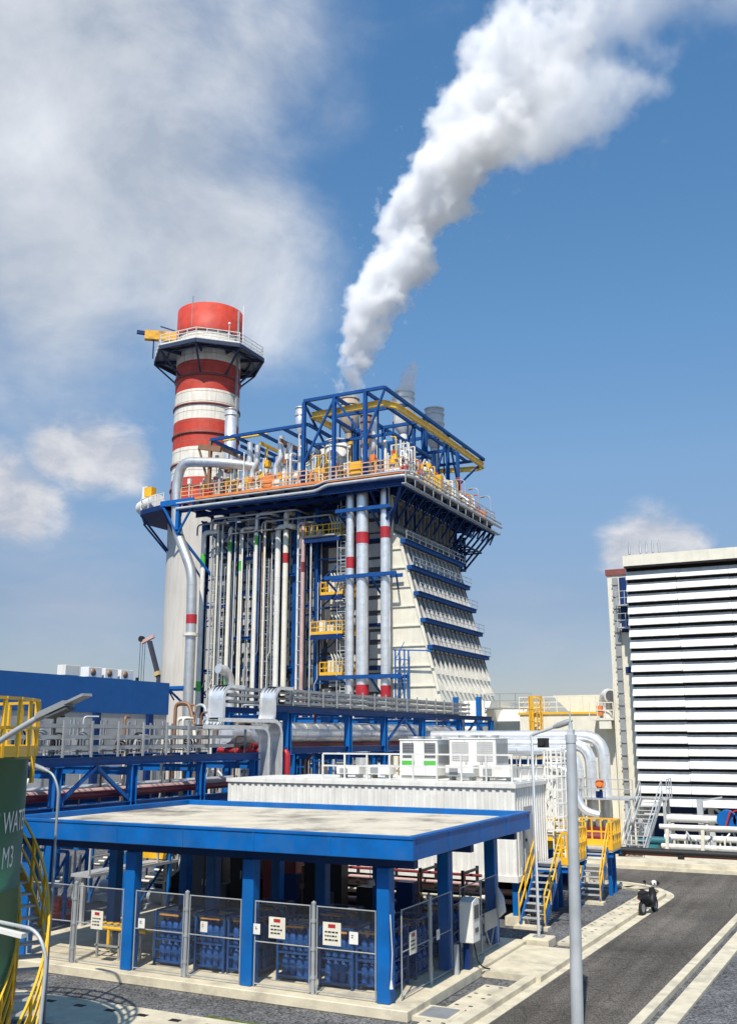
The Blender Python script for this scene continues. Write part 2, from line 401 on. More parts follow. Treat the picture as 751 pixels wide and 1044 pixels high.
panel(SXF, 22.95, SXF, 24.7, 'side fence panel next to the shelter front corner column')
panel(SXF, 24.75, SXF, 26.2, 'side fence panel just before the white electrical box')
panel(SXF, 26.85, SXF, 28.5, 'side gate leaf with crossed braces beside the white electrical box', True, True)
panel(SXF, 28.55, SXF, 29.95, 'side gate leaf with crossed braces beside the last blue column', True, True)
post(SXF, 24.72, 'round galvanised post in the middle of the side fence')
def sign(x, y, w, z0, z1, lab, red=True, lines=3, ny=(0,-1), cat='warning sign', hc=None):
    t = thing('warning_sign' if red else 'notice_plate', (x, y, z0), lab, cat, None)
    m = MB(); ax = Vector((-ny[1], ny[0], 0)); n = Vector((*ny, 0)); c = Vector((x,y,0))
    a = c-ax*w/2; b = c+ax*w/2; zz = Vector((0,0,(z0+z1)/2))
    m.bar(a+zz, b+zz, .012, z1-z0); link('plate', m, CREAM if red else WHITE, t)
    if red:
        m = MB(); o = n*.009; h = (z1-z0)
        m.bar(a+ax*w*.3+o+Vector((0,0,z1-h*.16)), b-ax*w*.3+o+Vector((0,0,z1-h*.16)), .006, h*.16); link('red_header', m, BRED, t)
    m = MB(); o = n*.009; h = z1-z0; top = z1-h*(.42 if red else .3)
    rnd = random.Random(x*10)
    for k in range(lines):
        zz = Vector((0,0,top-k*h*.17)); s = ax*.06
        while s.length < w-.14:
            l = min(rnd.uniform(.03,.09), w-.08-s.length); m.bar(a+s+o+zz, a+s+ax*l+o+zz, .006, h*.07); s = s+ax*(l+.025)
    link('lettering', m, BLACK, t); return t
sign(-19.55, 22.46, .42, 1.2, 1.68, 'white sign with red header on the fence before the yellow manifold')
sign(-13.72, 22.46, .48, 1.45, 1.95, 'white sign with bold red header right of the middle blue column')
sign(-12.15, 22.46, .5, 1.42, 1.95, 'white sign with thin red header right of the round fence post')
sign(-14.32, 22.46, .2, 1.5, 1.75, 'little white plate beside the sign with the bold red header', False, 2, cat='notice')
sign(-11.55, 22.46, .24, 1.5, 1.78, 'little white plate nearest the front corner column', False, 2, cat='notice')
sign(-18.0, 22.46, .22, 1.35, 1.6, 'little white plate before the leftmost stack of blue cylinders', False, 2, cat='notice')
sign(-15.95, 22.46, .22, 1.42, 1.68, 'little white plate right of the round post at the left stacks', False, 2, cat='notice')
sign(-10.44, 23.5, .42, 1.2, 1.72, 'shaded white sign on the side fence beside the corner column', True, 3, (1,0))
sign(-10.44, 25.1, .2, 1.25, 1.5, 'shaded little white plate on the side fence before the electrical box', False, 2, (1,0), cat='notice')
# crates of gas cylinders
def crate_root():
    t = thing('cylinder_rack', (0,0,0), 'x', 'cylinder rack', 'blue racks of gas cylinders under the shelter')
    m = MB(); w, d, h = .46, .52, 1.42
    for x in (-w, w):
        for y in (-d, d): m.box(x-.03, x+.03, y-.03, y+.03, 0, h)
    for z in (.1, .38, .66, .95, h-.03):
        for y in (-d, d): m.box(-w+.03, w-.03, y-.015, y+.015, z, z+.05)
        for x in (-w, w): m.box(x-.015, x+.015, -d+.03, d-.03, z, z+.05)
    m.box(-w+.03, w-.03, -d+.03, d-.03, .06, .098)
    link('frame', m, RACKB, t)
    for tier in (0, 1):
      for ix in range(4):
        for iy in range(3):
            m = MB(); c = ((ix-1.5)*.215, (iy-1)*.33, .1+tier*.6)
            m.lathe([(.08,0),(.098,.02),(.098,.36),(.08,.43),(.035,.47),(.03,.5)], c, 10)
            cy = link('cylinder', m, CYLB, t)
            m = MB(); m.cyl((c[0],c[1],c[2]+.502), (c[0],c[1],c[2]+.56), .024, 6)
            if tier: m.box(c[0]-.04, c[0]+.04, c[1]-.012, c[1]+.012, c[2]+.562, c[2]+.59)
            link('valve', m, BRONZE, cy)
    m = MB()
    for iy in range(4): m.tube([(-.35,(iy-1.5)*.24,1.3),(.35,(iy-1.5)*.24,1.3)], .015, 6)
    m.box(-.34, .3, -.53, -.5, 1.3, 1.345); link('manifold', m, mat('faded_orange', (.5,.24,.08), .6, var=.3, scale=6), t)
    return t
spots = [(-17.73, 'nearest the left blue column'), (-16.4, 'just right of the round post in the middle bay'), (-15.35, 'against the middle blue column'),
         (-13.8, 'behind the sign with the bold red header'), (-12.45, 'behind the sign with the thin red header'), (-11.5, 'against the front corner column')]
cr0 = None
for x, w in spots:
    lab = 'sunlit blue rack of gas cylinders '+w
    if cr0 is None: cr0 = crate_root(); cr0.location = (x, 23.85, .25); cr0['label'] = lab
    else: dup(cr0, (x, 23.85+random.uniform(-.08,.12), .25), lab, random.uniform(-.03,.03))
for x, y, w in ((-11.5, 25.5, 'second back along the side fence'), (-11.5, 28.0, 'in shade by the side gate'), (-13.7, 25.8, 'in shade behind the sign with the bold red header'), (-16.0, 25.8, 'in shade in the second row of the middle bay')):
    dup(cr0, (x, y, .25), 'dim blue rack of gas cylinders '+w)
# yellow manifold bench in the left bay
t = thing('pipe_manifold', (-19.5, 23.7, .25), 'yellow valve manifold bench behind the leftmost fence panel', 'manifold')
m = MB()
for x in (-20.3, -19.5, -18.75):
    for y in (23.4, 24.0): m.box(x-.03, x+.03, y-.03, y+.03, .25, .95)
m.box(-20.4, -18.7, 23.37, 23.43, .55, .6); link('bench_frame', m, STEEL, t)
m = MB(); m.tube([(-20.4,23.55,1.02),(-18.7,23.55,1.02)], .06, 8); m.tube([(-20.4,23.85,1.02),(-18.7,23.85,1.02)], .05, 8)
for k in range(7):
    x = -20.25+k*.24; m.tube([(x,23.55,1.02),(x,23.55,1.12)], .045, 8); m.cyl((x,23.55,1.14), (x,23.55,1.17), .1, 8)
for x in (-20.0, -19.1): m.tube([(x,23.5,1.0),(x,23.5,.45)], .05, 8)
link('yellow_pipework', m, YEL, t)
# white electrical box beside the side fence
t = thing('electrical_box', (-10.28, 26.65, .25), 'tall white electrical box on a blue post beside the side fence', 'electrical box')
m = MB(); m.prism([(26.45,.95),(27.0,.95),(27.0,2.0),(26.75,2.1),(26.45,2.0)], 0, -10.38, -9.98); link('cabinet', m, WHITE, t, .02)
m = MB(); m.box(-9.975, -9.965, 26.55, 26.9, 1.55, 1.9); link('panel_window', m, DGREY, t); m = MB(); m.box(-9.975, -9.965, 26.6, 26.85, 1.2, 1.32); link('nameplate', m, DGREY, t)
m = MB(); m.box(-10.34, -10.16, 26.6, 26.85, .25, .95); link('post', m, NAVY, t)
m = MB(); m.tube([(-10.1,26.8,.95),(-10.0,26.8,.45),(-9.9,27.0,.26),(-9.8,27.2,.2)], .02, 6, .1); link('cable', m, RUBBER, t)
m = MB(); m.box(-10.32,-10.22,25.9,26.0,.25,1.0); solo('guard_post', m, GALV, 'short galvanised guard post in front of the electrical box', 'post')
# cloth on the last column, and the white sensor cords
m = MB(); m.tube([(-10.5,30.02,1.9),(-10.42,30.0,1.6),(-10.4,29.98,1.25),(-10.46,30.0,1.05)], [.03,.14,.17,.02], 8)
solo('hanging_cloth', m, TOWEL, 'pale grey cloth hanging on the last blue column', 'cloth')
m = MB(); m.tube([(-10.56,22.44,2.25),(-10.5,22.42,1.4),(-10.53,22.42,.8)], .012, 6); m.cyl((-10.53,22.42,.62),(-10.53,22.42,.8),.05,8,.02)
solo('grounding_cord', m, WHITE, 'thin white cord hanging beside the front corner column', 'cord')

# ------------------------------------------------------------------ raised electrical building behind the shelter
EX0, EX1, EY0, EY1, EZ0, EZ1 = -23.55, -11.32, 34.5, 38.3, 1.62, 4.6
e = thing('electrical_building', (-17.4, 36.4, 0), 'white corrugated electrical building raised on short legs', 'building')
m = MB(); n = int((EX1-EX0)/.28); pts = []
for k in range(n):
    x = EX0+k*(EX1-EX0)/n; s = (EX1-EX0)/n
    pts += [(x,0),(x+s*.4,0),(x+s*.5,.05),(x+s*.9,.05)]
pts.append((EX1,0))
vs = [(x, EY0+d, EZ0) for x, d in pts]+[(x, EY0+d, EZ1) for x, d in pts]; N = len(pts)
m.add(vs, [(i, i+1, N+i+1, N+i) for i in range(N-1)])
pts = []; n = int((EY1-EY0)/.28)
for k in range(n):
    y = EY0+k*(EY1-EY0)/n; s = (EY1-EY0)/n; pts += [(y,0),(y+s*.4,0),(y+s*.5,-.05),(y+s*.9,-.05)]
pts.append((EY1,0)); N = len(pts)
m.add([(EX1+d, y, EZ0) for y, d in pts]+[(EX1+d, y, EZ1) for y, d in pts], [(i, i+1, N+i+1, N+i) for i in range(N-1)])
m.add([(EX0,EY0,EZ0),(EX0,EY1,EZ0),(EX0,EY1,EZ1),(EX0,EY0,EZ1),(EX1,EY1,EZ0),(EX1,EY1,EZ1)], [(0,3,2,1),(1,2,5,4)])
link('wall', m, WHITE, e)
m = MB(); m.box(EX0-.06, EX1+.06, EY0-.06, EY1+.06, EZ1, EZ1+.14); m.box(EX0+1.7, EX1+.0, EY0-.04, EY1, EZ1+.142, EZ1+.2); link('roof', m, WHITE, e)
m = MB(); m.box(EX0-.03, EX1+.03, EY0-.03, EY1+.03, EZ0-.2, EZ0-.002); link('base_frame', m, WHITE, e)
for x in (EX0+.3, -20.2, -17.2, -14.2, EX1-.15):
    for y in (EY0+.35, EY1-.9):
        m = MB(); m.ibeam((x,y,.3), (x,y,EZ0-.2), .26, .26); l = link('leg', m, BLUE, e)
        m = MB(); m.box(x-.35, x+.35, y-.35, y+.35, 0, .3); link('footing', m, CONC, l)
m = MB(); m.box(EX1+.01, EX1+.06, 35.3, 36.3, EZ0+.15, EZ0+2.3); d_ = link('door', m, GREYW, e)
m = MB(); m.box(EX1+.062, EX1+.1, 35.38, 35.46, EZ0+1.1, EZ0+1.2); link('handle', m, BLACK, d_)
m = MB(); rail(m, [(EX0+4.4,EY0+.05,EZ1+.2),(EX1-.1,EY0+.05,EZ1+.2),(EX1-.1,EY1+2.2,EZ1+.2)], .95, 1.0, .03, (1.,.52))
m.box(EX0+4.4, EX1-.1, EY1+.002, EY1+2.2, EZ1+.02, EZ1+.12); m.bar((EX1-.2,EY1+2,EZ1+.02),(EX1-.2,EY1+.1,EZ0+1.5),.08)
link('roof_railing', m, WHITE, e)
m = MB(); m.tube([(EX1+.12,34.75,EZ0+.3),(EX1+.12,34.75,EZ0+1.8)], .05, 8); m.box(EX1+.05,EX1+.3,34.65,34.95,EZ0+1.75,EZ0+2.1); link('wall_light', m, STEEL, e)
m = MB()
for z, y in ((.5,36.2),(.85,36.2),(1.2,36.6),(.62,37.3)): m.tube([(EX0,y,z),(EX1-.3,y,z)], .085, 8)
solo('pipe_bundle', m, PINK, 'pinkish pipes running under the raised electrical building', 'pipes')
def hvac(x0, x1, y0, y1, z0, z1, lab, green, ndoor):
    t = thing('cooling_unit', ((x0+x1)/2, (y0+y1)/2, z0), lab, 'cooling unit', 'white cooling units on the electrical building roof')
    m = MB(); m.box(x0, x1, y0, y1, z0+.12, z1); m.box(x0-.03, x1+.03, y0-.03, y1+.03, z1, z1+.05); link('casing', m, WHITE, t, .015)
    m = MB(); m.box(x0+.05, x1-.05, y0+.05, y1-.05, z0, z0+.118); link('skid', m, STEEL, t)
    w = (x1-x0); h = z1-z0
    for a, b in (((.08,.38),(.66,.95)) if green else ((.06,.42),(.6,.94))):
        m = MB(); m.box(x0+w*a, x0+w*b, y0-.012, y0-.002, z0+h*(.54 if green else .45), z0+h*.93); gl = link('grille', m, DGREY if green else GREYW, t)
        m = MB()
        for k in range(9): zz = z0+h*((.555+.041*k) if green else (.47+.05*k)); m.box(x0+w*a+.02, x0+w*b-.02, y0-.025, y0-.013, zz, zz+.018)
        link('louvre', m, STEEL if green else WHITE, gl)
        if green:
            m = MB(); m.box(x0+w*a-.03, x0+w*b+.03, y0-.012, y0-.002, z0+h*.36, z0+h*.47); gb = link('green_stripe', m, LGREEN, t)
    m = MB()
    for k in range(ndoor): zz = z0+h*.35; xx = x0+w*(k+1)/(ndoor+1); m.box(xx-.008, xx+.008, y0-.01, y0-.002, z0+.15, z1-.02); m.box(xx+.06,xx+.09,y0-.04,y0-.002,zz,zz+.12)
    m.box(x1+.002, x1+.012, y0+.1, y1-.1, z0+h*.4, z0+h*.9); link('door_seam', m, STEEL, t)
    for k in range(2):
        m = MB(); c = (x0+w*(.27+.46*k), (y0+y1)/2, z1+.05); m.lathe([(w*.2,0),(w*.21,.1),(w*.17,.1),(w*.16,.02)], c, 16); m.lathe([(w*.05,.02),(w*.05,.08),(0.001,.08)], c, 8); link('fan_cowl', m, STEEL, t)
    return t
hvac(-16.45, -14.85, 35.9, 37.2, 4.8, 6.25, 'white cooling cabinet with two lime green stripes', True, 2)
hvac(-14.55, -12.65, 36.4, 37.9, 4.8, 6.3, 'white cooling cabinet without stripes beside the green striped one', False, 2)
for x0, x1, z1, y, lab in ((-19.0,-18.0,5.25,35.4,'low white duct box left of the green striped cooling cabinet'), (-17.7,-16.75,5.3,35.5,'low grey duct box touching the green striped cooling cabinet'), (-14.2,-13.1,5.35,35.1,'low white duct box before the plain cooling cabinet'), (-12.9,-11.7,5.35,35.2,'low white duct box nearest the roof railing corner')):
    m = MB(); m.box(x0, x1, y, y+.7, 4.95, z1); m.use(1).box(x0+.1, x0+.2, y+.1, y+.6, 4.8, 4.948); m.box(x1-.2, x1-.1, y+.1, y+.6, 4.8, 4.948); m.box(x0+.15,x0+.5,y-.02,y-.004,5.0,z1-.08)
    solo('duct_box', m, [WHITE, STEEL], lab, 'duct box', 'duct boxes on the electrical building roof', bevel=.01)
m = MB(); m.box(EX0+.4, EX1-.6, 38.0, 38.1, 0, 1.4); solo('skirt_screen', m, BLACK, 'dark screen closing the space under the raised electrical building', 'screen')  # added black sheet in place of the shade under the building
t = thing('pipe_bank', (-17, 33, 0), 'bank of pale and dark pipes lying behind the blue shelter', 'pipes')
for q, (y_, z_, r_, m_) in enumerate(((32.6,.35,.09,DRED),(32.9,.75,.08,PINK),(33.2,1.15,.07,BLACK),(33.0,1.5,.06,PINK),(33.5,.5,.11,BLACK),(33.6,1.0,.08,CREAM),(33.3,1.75,.05,DRED))):
    m = MB(); m.tube([(-23.6,y_,z_),(-12.2,y_,z_)], r_, 8)
    for k in range(7): m.box(-22.5+k*1.6,-22.4+k*1.6,y_-.04,y_+.04,max(0,z_-r_-.3),z_-r_*.5)
    link('pipe_run', m, m_, t)
for k in range(8):
    m = MB(); x = -23.4+k*1.55; m.bar((x,32.4,0),(x,32.4,2.0),.09); m.bar((x,33.8,0),(x,33.8,2.0),.09); m.bar((x,32.4,1.9),(x,33.8,1.9),.08); link('pipe_stand', m, BLACK, t)
for k in range(6):
    x = -21.9+k*1.5; m = MB(); m.box(x-.3,x+.3,31.7,32.2,0,1.1+.25*(k%3)); m.use(1).tube([(x-.5,31.9,.5),(x+.45,31.9,.5),(x+.45,31.9,1.9)],.05,8,.2); m.cyl((x+.45,31.84,1.2),(x+.45,31.96,1.2),.1,8)
    solo('pump_unit', m, [[DGREY,BLACK,NAVY][k%3],[STEEL,DRED,BRONZE][k%3]], '%s dark pump unit with a pipe, counting from the tank along the shelter back' % NTH[k], 'pump', 'pump units behind the shelter')
random.seed(52)
for k, (x, w_, h_, mt) in enumerate(((-24.2,1.3,2.7,BLACK),(-22.6,1.5,2.2,DGREY),(-20.9,1.2,2.9,BLACK),(-19.4,1.4,2.4,DRED),(-17.6,1.5,2.1,BLACK))):  # made-up dark boxes, added to hide lit gravel and darken the background
    lab = ['black steel cabinet behind the shelter end nearest the tank','low dark grey steel cabinet behind the shelter left bay','tallest black steel cabinet behind the leftmost blue column','dark red steel cabinet behind the left cylinder racks','squat black steel cabinet behind the middle of the shelter'][k]
    t = thing('switch_cabinet', (x,32.2,0), lab, 'cabinet', 'dark cabinets behind the shelter')
    m = MB(); m.box(x-w_/2,x+w_/2,31.8,32.35,.1,h_); link('casing', m, mt, t, .02)
    m = MB(); m.box(x-w_/2-.05,x+w_/2+.05,31.75,32.38,0,.098); link('plinth', m, CONC, t)
    for s in (-1,1):
        m = MB(); m.box(x+s*w_/4-w_/4+.05,x+s*w_/4+w_/4-.05,31.77,31.798,.2,h_-.1); d_ = link('door', m, mt, t); m = MB(); m.box(x+s*.08-.02,x+s*.08+.02,31.72,31.768,h_*.45,h_*.55); link('handle', m, GALV, d_)
    m = MB()
    for q in range(4): xx = x-w_/2+.15+q*(w_-.3)/3; m.tube([(xx,32.1,h_),(xx,32.1,h_+.3+.1*q),(xx+.5,32.4,h_+.3+.1*q)], .03, 6, .12)
    link('conduit', m, [GALV,BRONZE,CREAM,GALV,YEL][k], t)
# white caged ladder
t = thing('caged_ladder', (-10.95, 38.6, 1.85), 'white caged ladder beside the electrical building', 'ladder')
m = MB(); lx0, lx1, ly = -11.2, -10.75, 38.75
for x in (lx0, lx1): m.bar((x,ly,1.85), (x,ly,6.0), .05, .05)
for k in range(14): m.bar((lx0,ly,2.0+k*.29), (lx1,ly,2.0+k*.29), .035)
link('rungs', m, WHITE, t)
m = MB(); c = ((lx0+lx1)/2, ly-.05)
hoop = [(c[0]+.46*math.cos(a), c[1]+.02-.62*math.sin(a)) for a in [math.pi*k/8 for k in range(9)]]
for k in range(7):
    for p, q in zip(hoop, hoop[1:]): m.bar((*p, 2.9+k*.5), (*q, 2.9+k*.5), .03, .07)
for p in hoop[::1]: m.bar((*p, 2.88), (*p, 5.95), .045, .03)
link('cage', m, WHITE, t)
# yellow access stairs and platforms
def ystair(x, y0, y1, z1, w, lab, n, platform):
    t = thing('access_stair', (x, y0, 0), lab, 'stairs', 'blue stairs with yellow handrails')
    a = MB(); b = MB(); stair(a, b, (x,y0,.1), (x,y1,z1), w, n, (1,0,0))
    link('tread', a, GALV, t); link('stringer', b, BLUE, t)
    for s in (-1, 1):
        m = MB(); xx = x+s*(w/2+.05)
        for h in (.5, 1.0): m.bar((xx,y0,.1+h), (xx,y1,z1+h), .045)
        for k in range(4): q = k/3; yy = y0+(y1-y0)*q; zz = .1+(z1-.1)*q; m.bar((xx,yy,zz), (xx,yy,zz+1), .045)
        link('handrail', m, YEL, t)
    m = MB(); m.box(x-w/2-.2, x+w/2+.2, y0-.25, y0+.2, 0, .1); link('footing', m, CONC, t)
    px0, px1, py1, gap = platform
    m = MB(); m.box(px0, px1, y1, py1, z1-.14, z1-.06); link('deck', m, GALV, t)
    m = MB(); m.ibeam((px0,y1+.1,z1-.24),(px1,y1+.1,z1-.24),.12,.2); m.ibeam((px0,py1-.1,z1-.24),(px1,py1-.1,z1-.24),.12,.2)
    for xx in (px0+.15, px1-.3):
        for yy in (py1-.9, py1-.15): m.ibeam((xx,yy,.0),(xx,yy,z1-.34),.15,.15)
    link('support_frame', m, BLUE, t)
    m = MB(); pr = [(x+w/2+.08,y1,z1-.06),(px1,y1,z1-.06),(px1,py1,z1-.06),(px0,py1,z1-.06)]; rail(m, pr, 1.12, .42, .032, (1.,.52), .26)
    if px0 < x-w/2-.3: rail(m, [(px0,py1-.08,z1-.06),(px0,y1,z1-.06),(x-w/2-.08,y1,z1-.06)], 1.12, .42, .032, (1.,.52), .26)
    link('guard_rail', m, YEL, t); return t
ystair(-10.78, 34.3, 36.6, 1.9, .8, 'blue stair with yellow handrails at the electrical building door', 9, (-11.25, -10.1, 39.2, 0))
ystair(-10.3, 40.3, 42.0, 1.9, .78, 'blue stair with yellow handrails farther along the gravel strip', 9, (-12.9, -9.7, 43.6, 0))
# lamp post on concrete base, and the big near pole
def curved_lamp(base, top, head, lab, r=.055, block=True, m_=GALV, grp=None):
    base = Vector(base); top = Vector(top); head = Vector(head)
    t = thing('street_lamp', base, lab, 'street lamp', grp)
    m = MB(); m.tube([base, (base.x,base.y,top.z-.0), top, head], [r]+[r*.85]*12+[r*.6] if False else r*.9, 10, .7); link('pole', m, m_, t)
    d = (head-top).normalized(); m = MB(); m.tube([head-d*.1, head+d*.06, head+d*.45, head+d*.62], [.05,.09,.1,.02], 8); link('lamp_head', m, STEEL, t)
    if block:
        m = MB(); m.box(base.x-.42, base.x+.42, base.y-.42, base.y+.42, 0, .3); link('concrete_base', m, CONC, t, .03)
        m = MB(); m.box(base.x-.16, base.x+.16, base.y-.16, base.y+.16, .3, .33); link('base_plate', m, STEEL, t)
    return t
curved_lamp((-9.72,31.55,0), (-9.7,31.55,6.45), (-8.85,31.4,6.72), 'thin street lamp with curved arm on a square concrete block')
m = MB(); m.box(-9.5,-9.2,31.45,31.75,6.05,6.35); m.cyl((-9.35,31.45,6.2),(-9.35,31.35,6.2),.1,10); m.use(1).bar((-9.7,31.55,6.15),(-9.5,31.55,6.15),.05)
solo('floodlight', m, [BLACK, STEEL], 'small black floodlight fixed to the thin street lamp', 'floodlight')
t = thing('pole', (-6.42, 23.5, 0), 'thick galvanised pole standing in front of the road', 'pole')
m = MB(); m.tube([(-6.42,23.5,0),(-6.27,23.5,6.4)], [.145,.12], 16); link('mast', m, GALV, t)
m = MB(); m.tube([(-6.275,23.5,6.25),(-6.27,23.5,6.45)], .133, 16); m.box(-6.35,-6.19,23.42,23.58,6.45,6.56); m.tube([(-6.27,23.5,6.5),(-6.27,23.5,6.72)], .05, 8); m.tube([(-6.27,23.5,6.72),(-6.27,23.5,7.0)], .02, 6); link('cap', m, GALV, t)
# motor scooter with a helmet on its mirror
mx, my = -7.78, 39.0
t = thing('motor_scooter', (mx, my, 0), 'black motor scooter parked at the road kerb', 'scooter')
dr = Vector((.22, .97, 0)).normalized(); sd = Vector((dr.y,-dr.x,0)); O_ = Vector((mx,my,.025))
def Q(f, s, z): return O_+dr*f+sd*s+Vector((0,0,z))
for f, nm in ((-.6,'wheel'),(.6,'wheel')):
    m = MB(); ring = [Q(f+.24*math.cos(a), 0, .28+.24*math.sin(a)) for a in [2*math.pi*k/18 for k in range(18)]]; m.tube(ring, .065, 8, closed=True); w_ = link('wheel', m, RUBBER, t)
    m = MB(); m.cyl(Q(f,-.05,.28), Q(f,.05,.28), .17, 14); link('rim', m, STEEL, w_)
m = MB(); m.tube([Q(-.85,0,.72),Q(-.45,0,.68),Q(-.1,0,.52),Q(.15,0,.38)], [.1,.2,.19,.1], 10); m.tube([Q(.15,0,.35),Q(.35,0,.36),Q(.5,0,.75),Q(.42,0,.98)], [.14,.15,.17,.1], 10); m.bar(Q(-.1,0,.3),Q(.35,0,.3),.3,.08); m.tube([Q(.72,0,.52),Q(.55,0,.6)],.09,8); link('body', m, BLACK, t)
m = MB(); m.tube([Q(-.8,0,.84),Q(-.5,0,.86),Q(-.15,0,.8)], [.1,.15,.11], 8); link('saddle', m, RUBBER, t)
m = MB(); m.tube([Q(.36,-.34,1.03),Q(.42,-.1,.99),Q(.42,.1,.99),Q(.36,.34,1.03)], .02, 6); m.tube([Q(.6,0,.3),Q(.44,0,.98)], .03, 6); link('handlebar', m, STEEL, t)
for s in (-.26,.26):
    m = MB(); m.tube([Q(.4,s,1.0),Q(.42,s*1.15,1.16)], .012, 6); m.cyl(Q(.41,s*1.15,1.18),Q(.44,s*1.15,1.18),.07,8); link('mirror', m, BLACK, t)
m = MB(); m.ball(tuple(Q(.58,0,.86)), .09, 8); link('headlight', m, WHITE, t)
m = MB(); m.bar(Q(-.88,0,.66),Q(-.92,0,.66),.1,.04); link('tail_light', m, BRED, t)
m = MB(); m.ball(tuple(Q(.38,.1,1.14)), .11, 10, 1.05); m.use(1).bar(Q(.3,.02,1.14),Q(.3,.18,1.14),.03,.07)
t.scale = (.88,.88,.88); m.v = [(a, b_, c-.13) for a, b_, c in m.v]
solo('helmet', m, [WHITE, BLACK], 'white helmet resting on the handlebar of the black scooter', 'helmet')
# ------------------------------------------------------------------ green water tank at the left edge
TC = Vector((-17.15, 12.85, 0)); TR = 3.0
t = thing('water_tank', TC, 'dark green water tank with white lettering and yellow roof railing', 'tank')
m = MB(); m.lathe([(TR,0),(TR,2.0),(TR+.012,2.01),(TR+.012,2.05),(TR,2.06),(TR,3.6),(TR+.012,3.61),(TR+.012,3.65),(TR,3.66),(TR,5.95),(TR+.06,5.96),(TR+.06,6.04),(0.01,6.3)], TC, 96); link('shell', m, GREEN, t)
m = MB(); ring = [TC+Vector(((TR+.12)*math.cos(a),(TR+.12)*math.sin(a),6.02)) for a in [2*math.pi*k/40 for k in range(40)]]
rail(m, ring, 1.08, 1.0, .03, (1.,.5), .2, True)
for p in ring[::4]: m.bar(p+Vector((0,0,-.5)), p+Vector((0,0,1.1)), .06, .06)
link('roof_railing', m, YEL, t)
def text_mesh(s, size, name='lettering'):
    cu = bpy.data.curves.new(name, 'FONT'); cu.body = s; cu.size = size; cu.extrude = .0; cu.offset = 0
    o = bpy.data.objects.new(name, cu); COL.objects.link(o)
    bpy.context.view_layer.update()
    me = bpy.data.meshes.new_from_object(o.evaluated_get(bpy.context.evaluated_depsgraph_get()))
    vs = [v.co.copy() for v in me.vertices]; fs = [list(p.vertices) for p in me.polygons]
    bpy.data.objects.remove(o); return vs, fs
for s, z, a_end in (('FIRE WATER', 4.66, 1.0), ('500 M3', 4.04, .68)):
    vs, fs = text_mesh(s, .55); vs = [Vector((v.x*.72, v.y, 0)) for v in vs]; xm = max(v.x for v in vs); o_ = []
    for v in vs:
        a = a_end*.86+R(-7) - (xm-v.x)/(TR+.005)
        o_.append((TC.x+(TR+.008)*math.cos(a), TC.y+(TR+.008)*math.sin(a), z+v.y))
    m = MB(); m.add(o_, fs); link('lettering', m, WHITE, t)
m = MB(); str_ = MB(); hin = MB(); hout = MB(); n = 22; prev = None
A0, A1, ZT = .2, 1.65, 4.2
for k in range(n):
    f = k/(n-1); a = A0+(A1-A0)*f; zz = .2+ZT*f; ca, sa = math.cos(a), math.sin(a)
    i = TC+Vector((ca,sa,0))*(TR+.06); o = TC+Vector((ca,sa,0))*(TR+.6); zv = Vector((0,0,zz))
    m.bar(i+zv, o+zv, .26, .04)
    cur = (i+zv, o+zv)
    if prev:
        for q in (0, 1): str_.bar(prev[q], cur[q], .04, .22)
        for h in (.45, .75, 1.05):
            v = Vector((0,0,h)); hin.bar(prev[0]+v, cur[0]+v, .035); hout.bar(prev[1]+v, cur[1]+v, .042)
    if k % 3 == 0:
        hin.bar(i+zv, i+zv+Vector((0,0,1.05)), .045); hout.bar(o+zv, o+zv+Vector((0,0,1.05)), .055)
    prev = cur
link('stair_tread', m, GALV, t); link('stair_stringer', str_, YEL, t); link('inner_handrail', hin, YEL, t); link('outer_handrail', hout, YEL, t)
# lamps round the tank
t = thing('street_lamp', (-12.6, 11.0, 0), 'near street lamp with flat grey head over the green tank railing', 'street lamp')
m = MB(); m.tube([(-12.9,11,0),(-12.9,11,5.6),(-11.8,11,6.28),(-10.75,11,6.75)], .045, 10, .6); link('pole', m, GALV, t)
m = MB(); a = Vector((-10.85,11,6.7)); b = Vector((-10.0,11,6.99)); m.tube([a-(b-a)*.1, a.lerp(b,.12)], .06, 10); m.bar(a, a.lerp(b,.6), .22, .085); m.bar(a.lerp(b,.6), b, .2, .04); m.use(1).bar(a.lerp(b,.15)+Vector((.03,0,-.075)), a.lerp(b,.6)+Vector((.03,0,-.075)), .2, .03); link('lamp_head', m, [STEEL, DGREY], t)
t = thing('street_lamp', (-17.2, 18.2, 0), 'small dark street lamp in front of the blue shelter end', 'street lamp')
m = MB(); m.tube([(-17.2,18.2,0),(-17.25,18.2,5.2),(-17.45,18.2,5.52),(-17.7,18.2,5.62)], .03, 8, .25); link('pole', m, STEEL, t)
m = MB(); m.tube([(-17.6,18.2,5.58),(-17.8,18.2,5.64),(-18.2,18.2,5.74),(-18.3,18.2,5.75)], [.035,.06,.07,.02], 8); link('lamp_head', m, STEEL, t)
t = thing('tube_lamp', (-11.92, 12.5, 0), 'bent white lamp with fluorescent tube beside the tank stair', 'lamp')
m = MB(); m.tube([(-11.97,12.5,0),(-11.85,12.5,3.05),(-12.1,12.5,3.4),(-13.3,12.5,3.48)], .03, 8, .3); link('pole', m, GALV, t)
m = MB(); m.bar((-12.35,12.5,3.29),(-13.5,12.5,3.39),.13,.07); link('tube_fitting', m, WHITE, t)

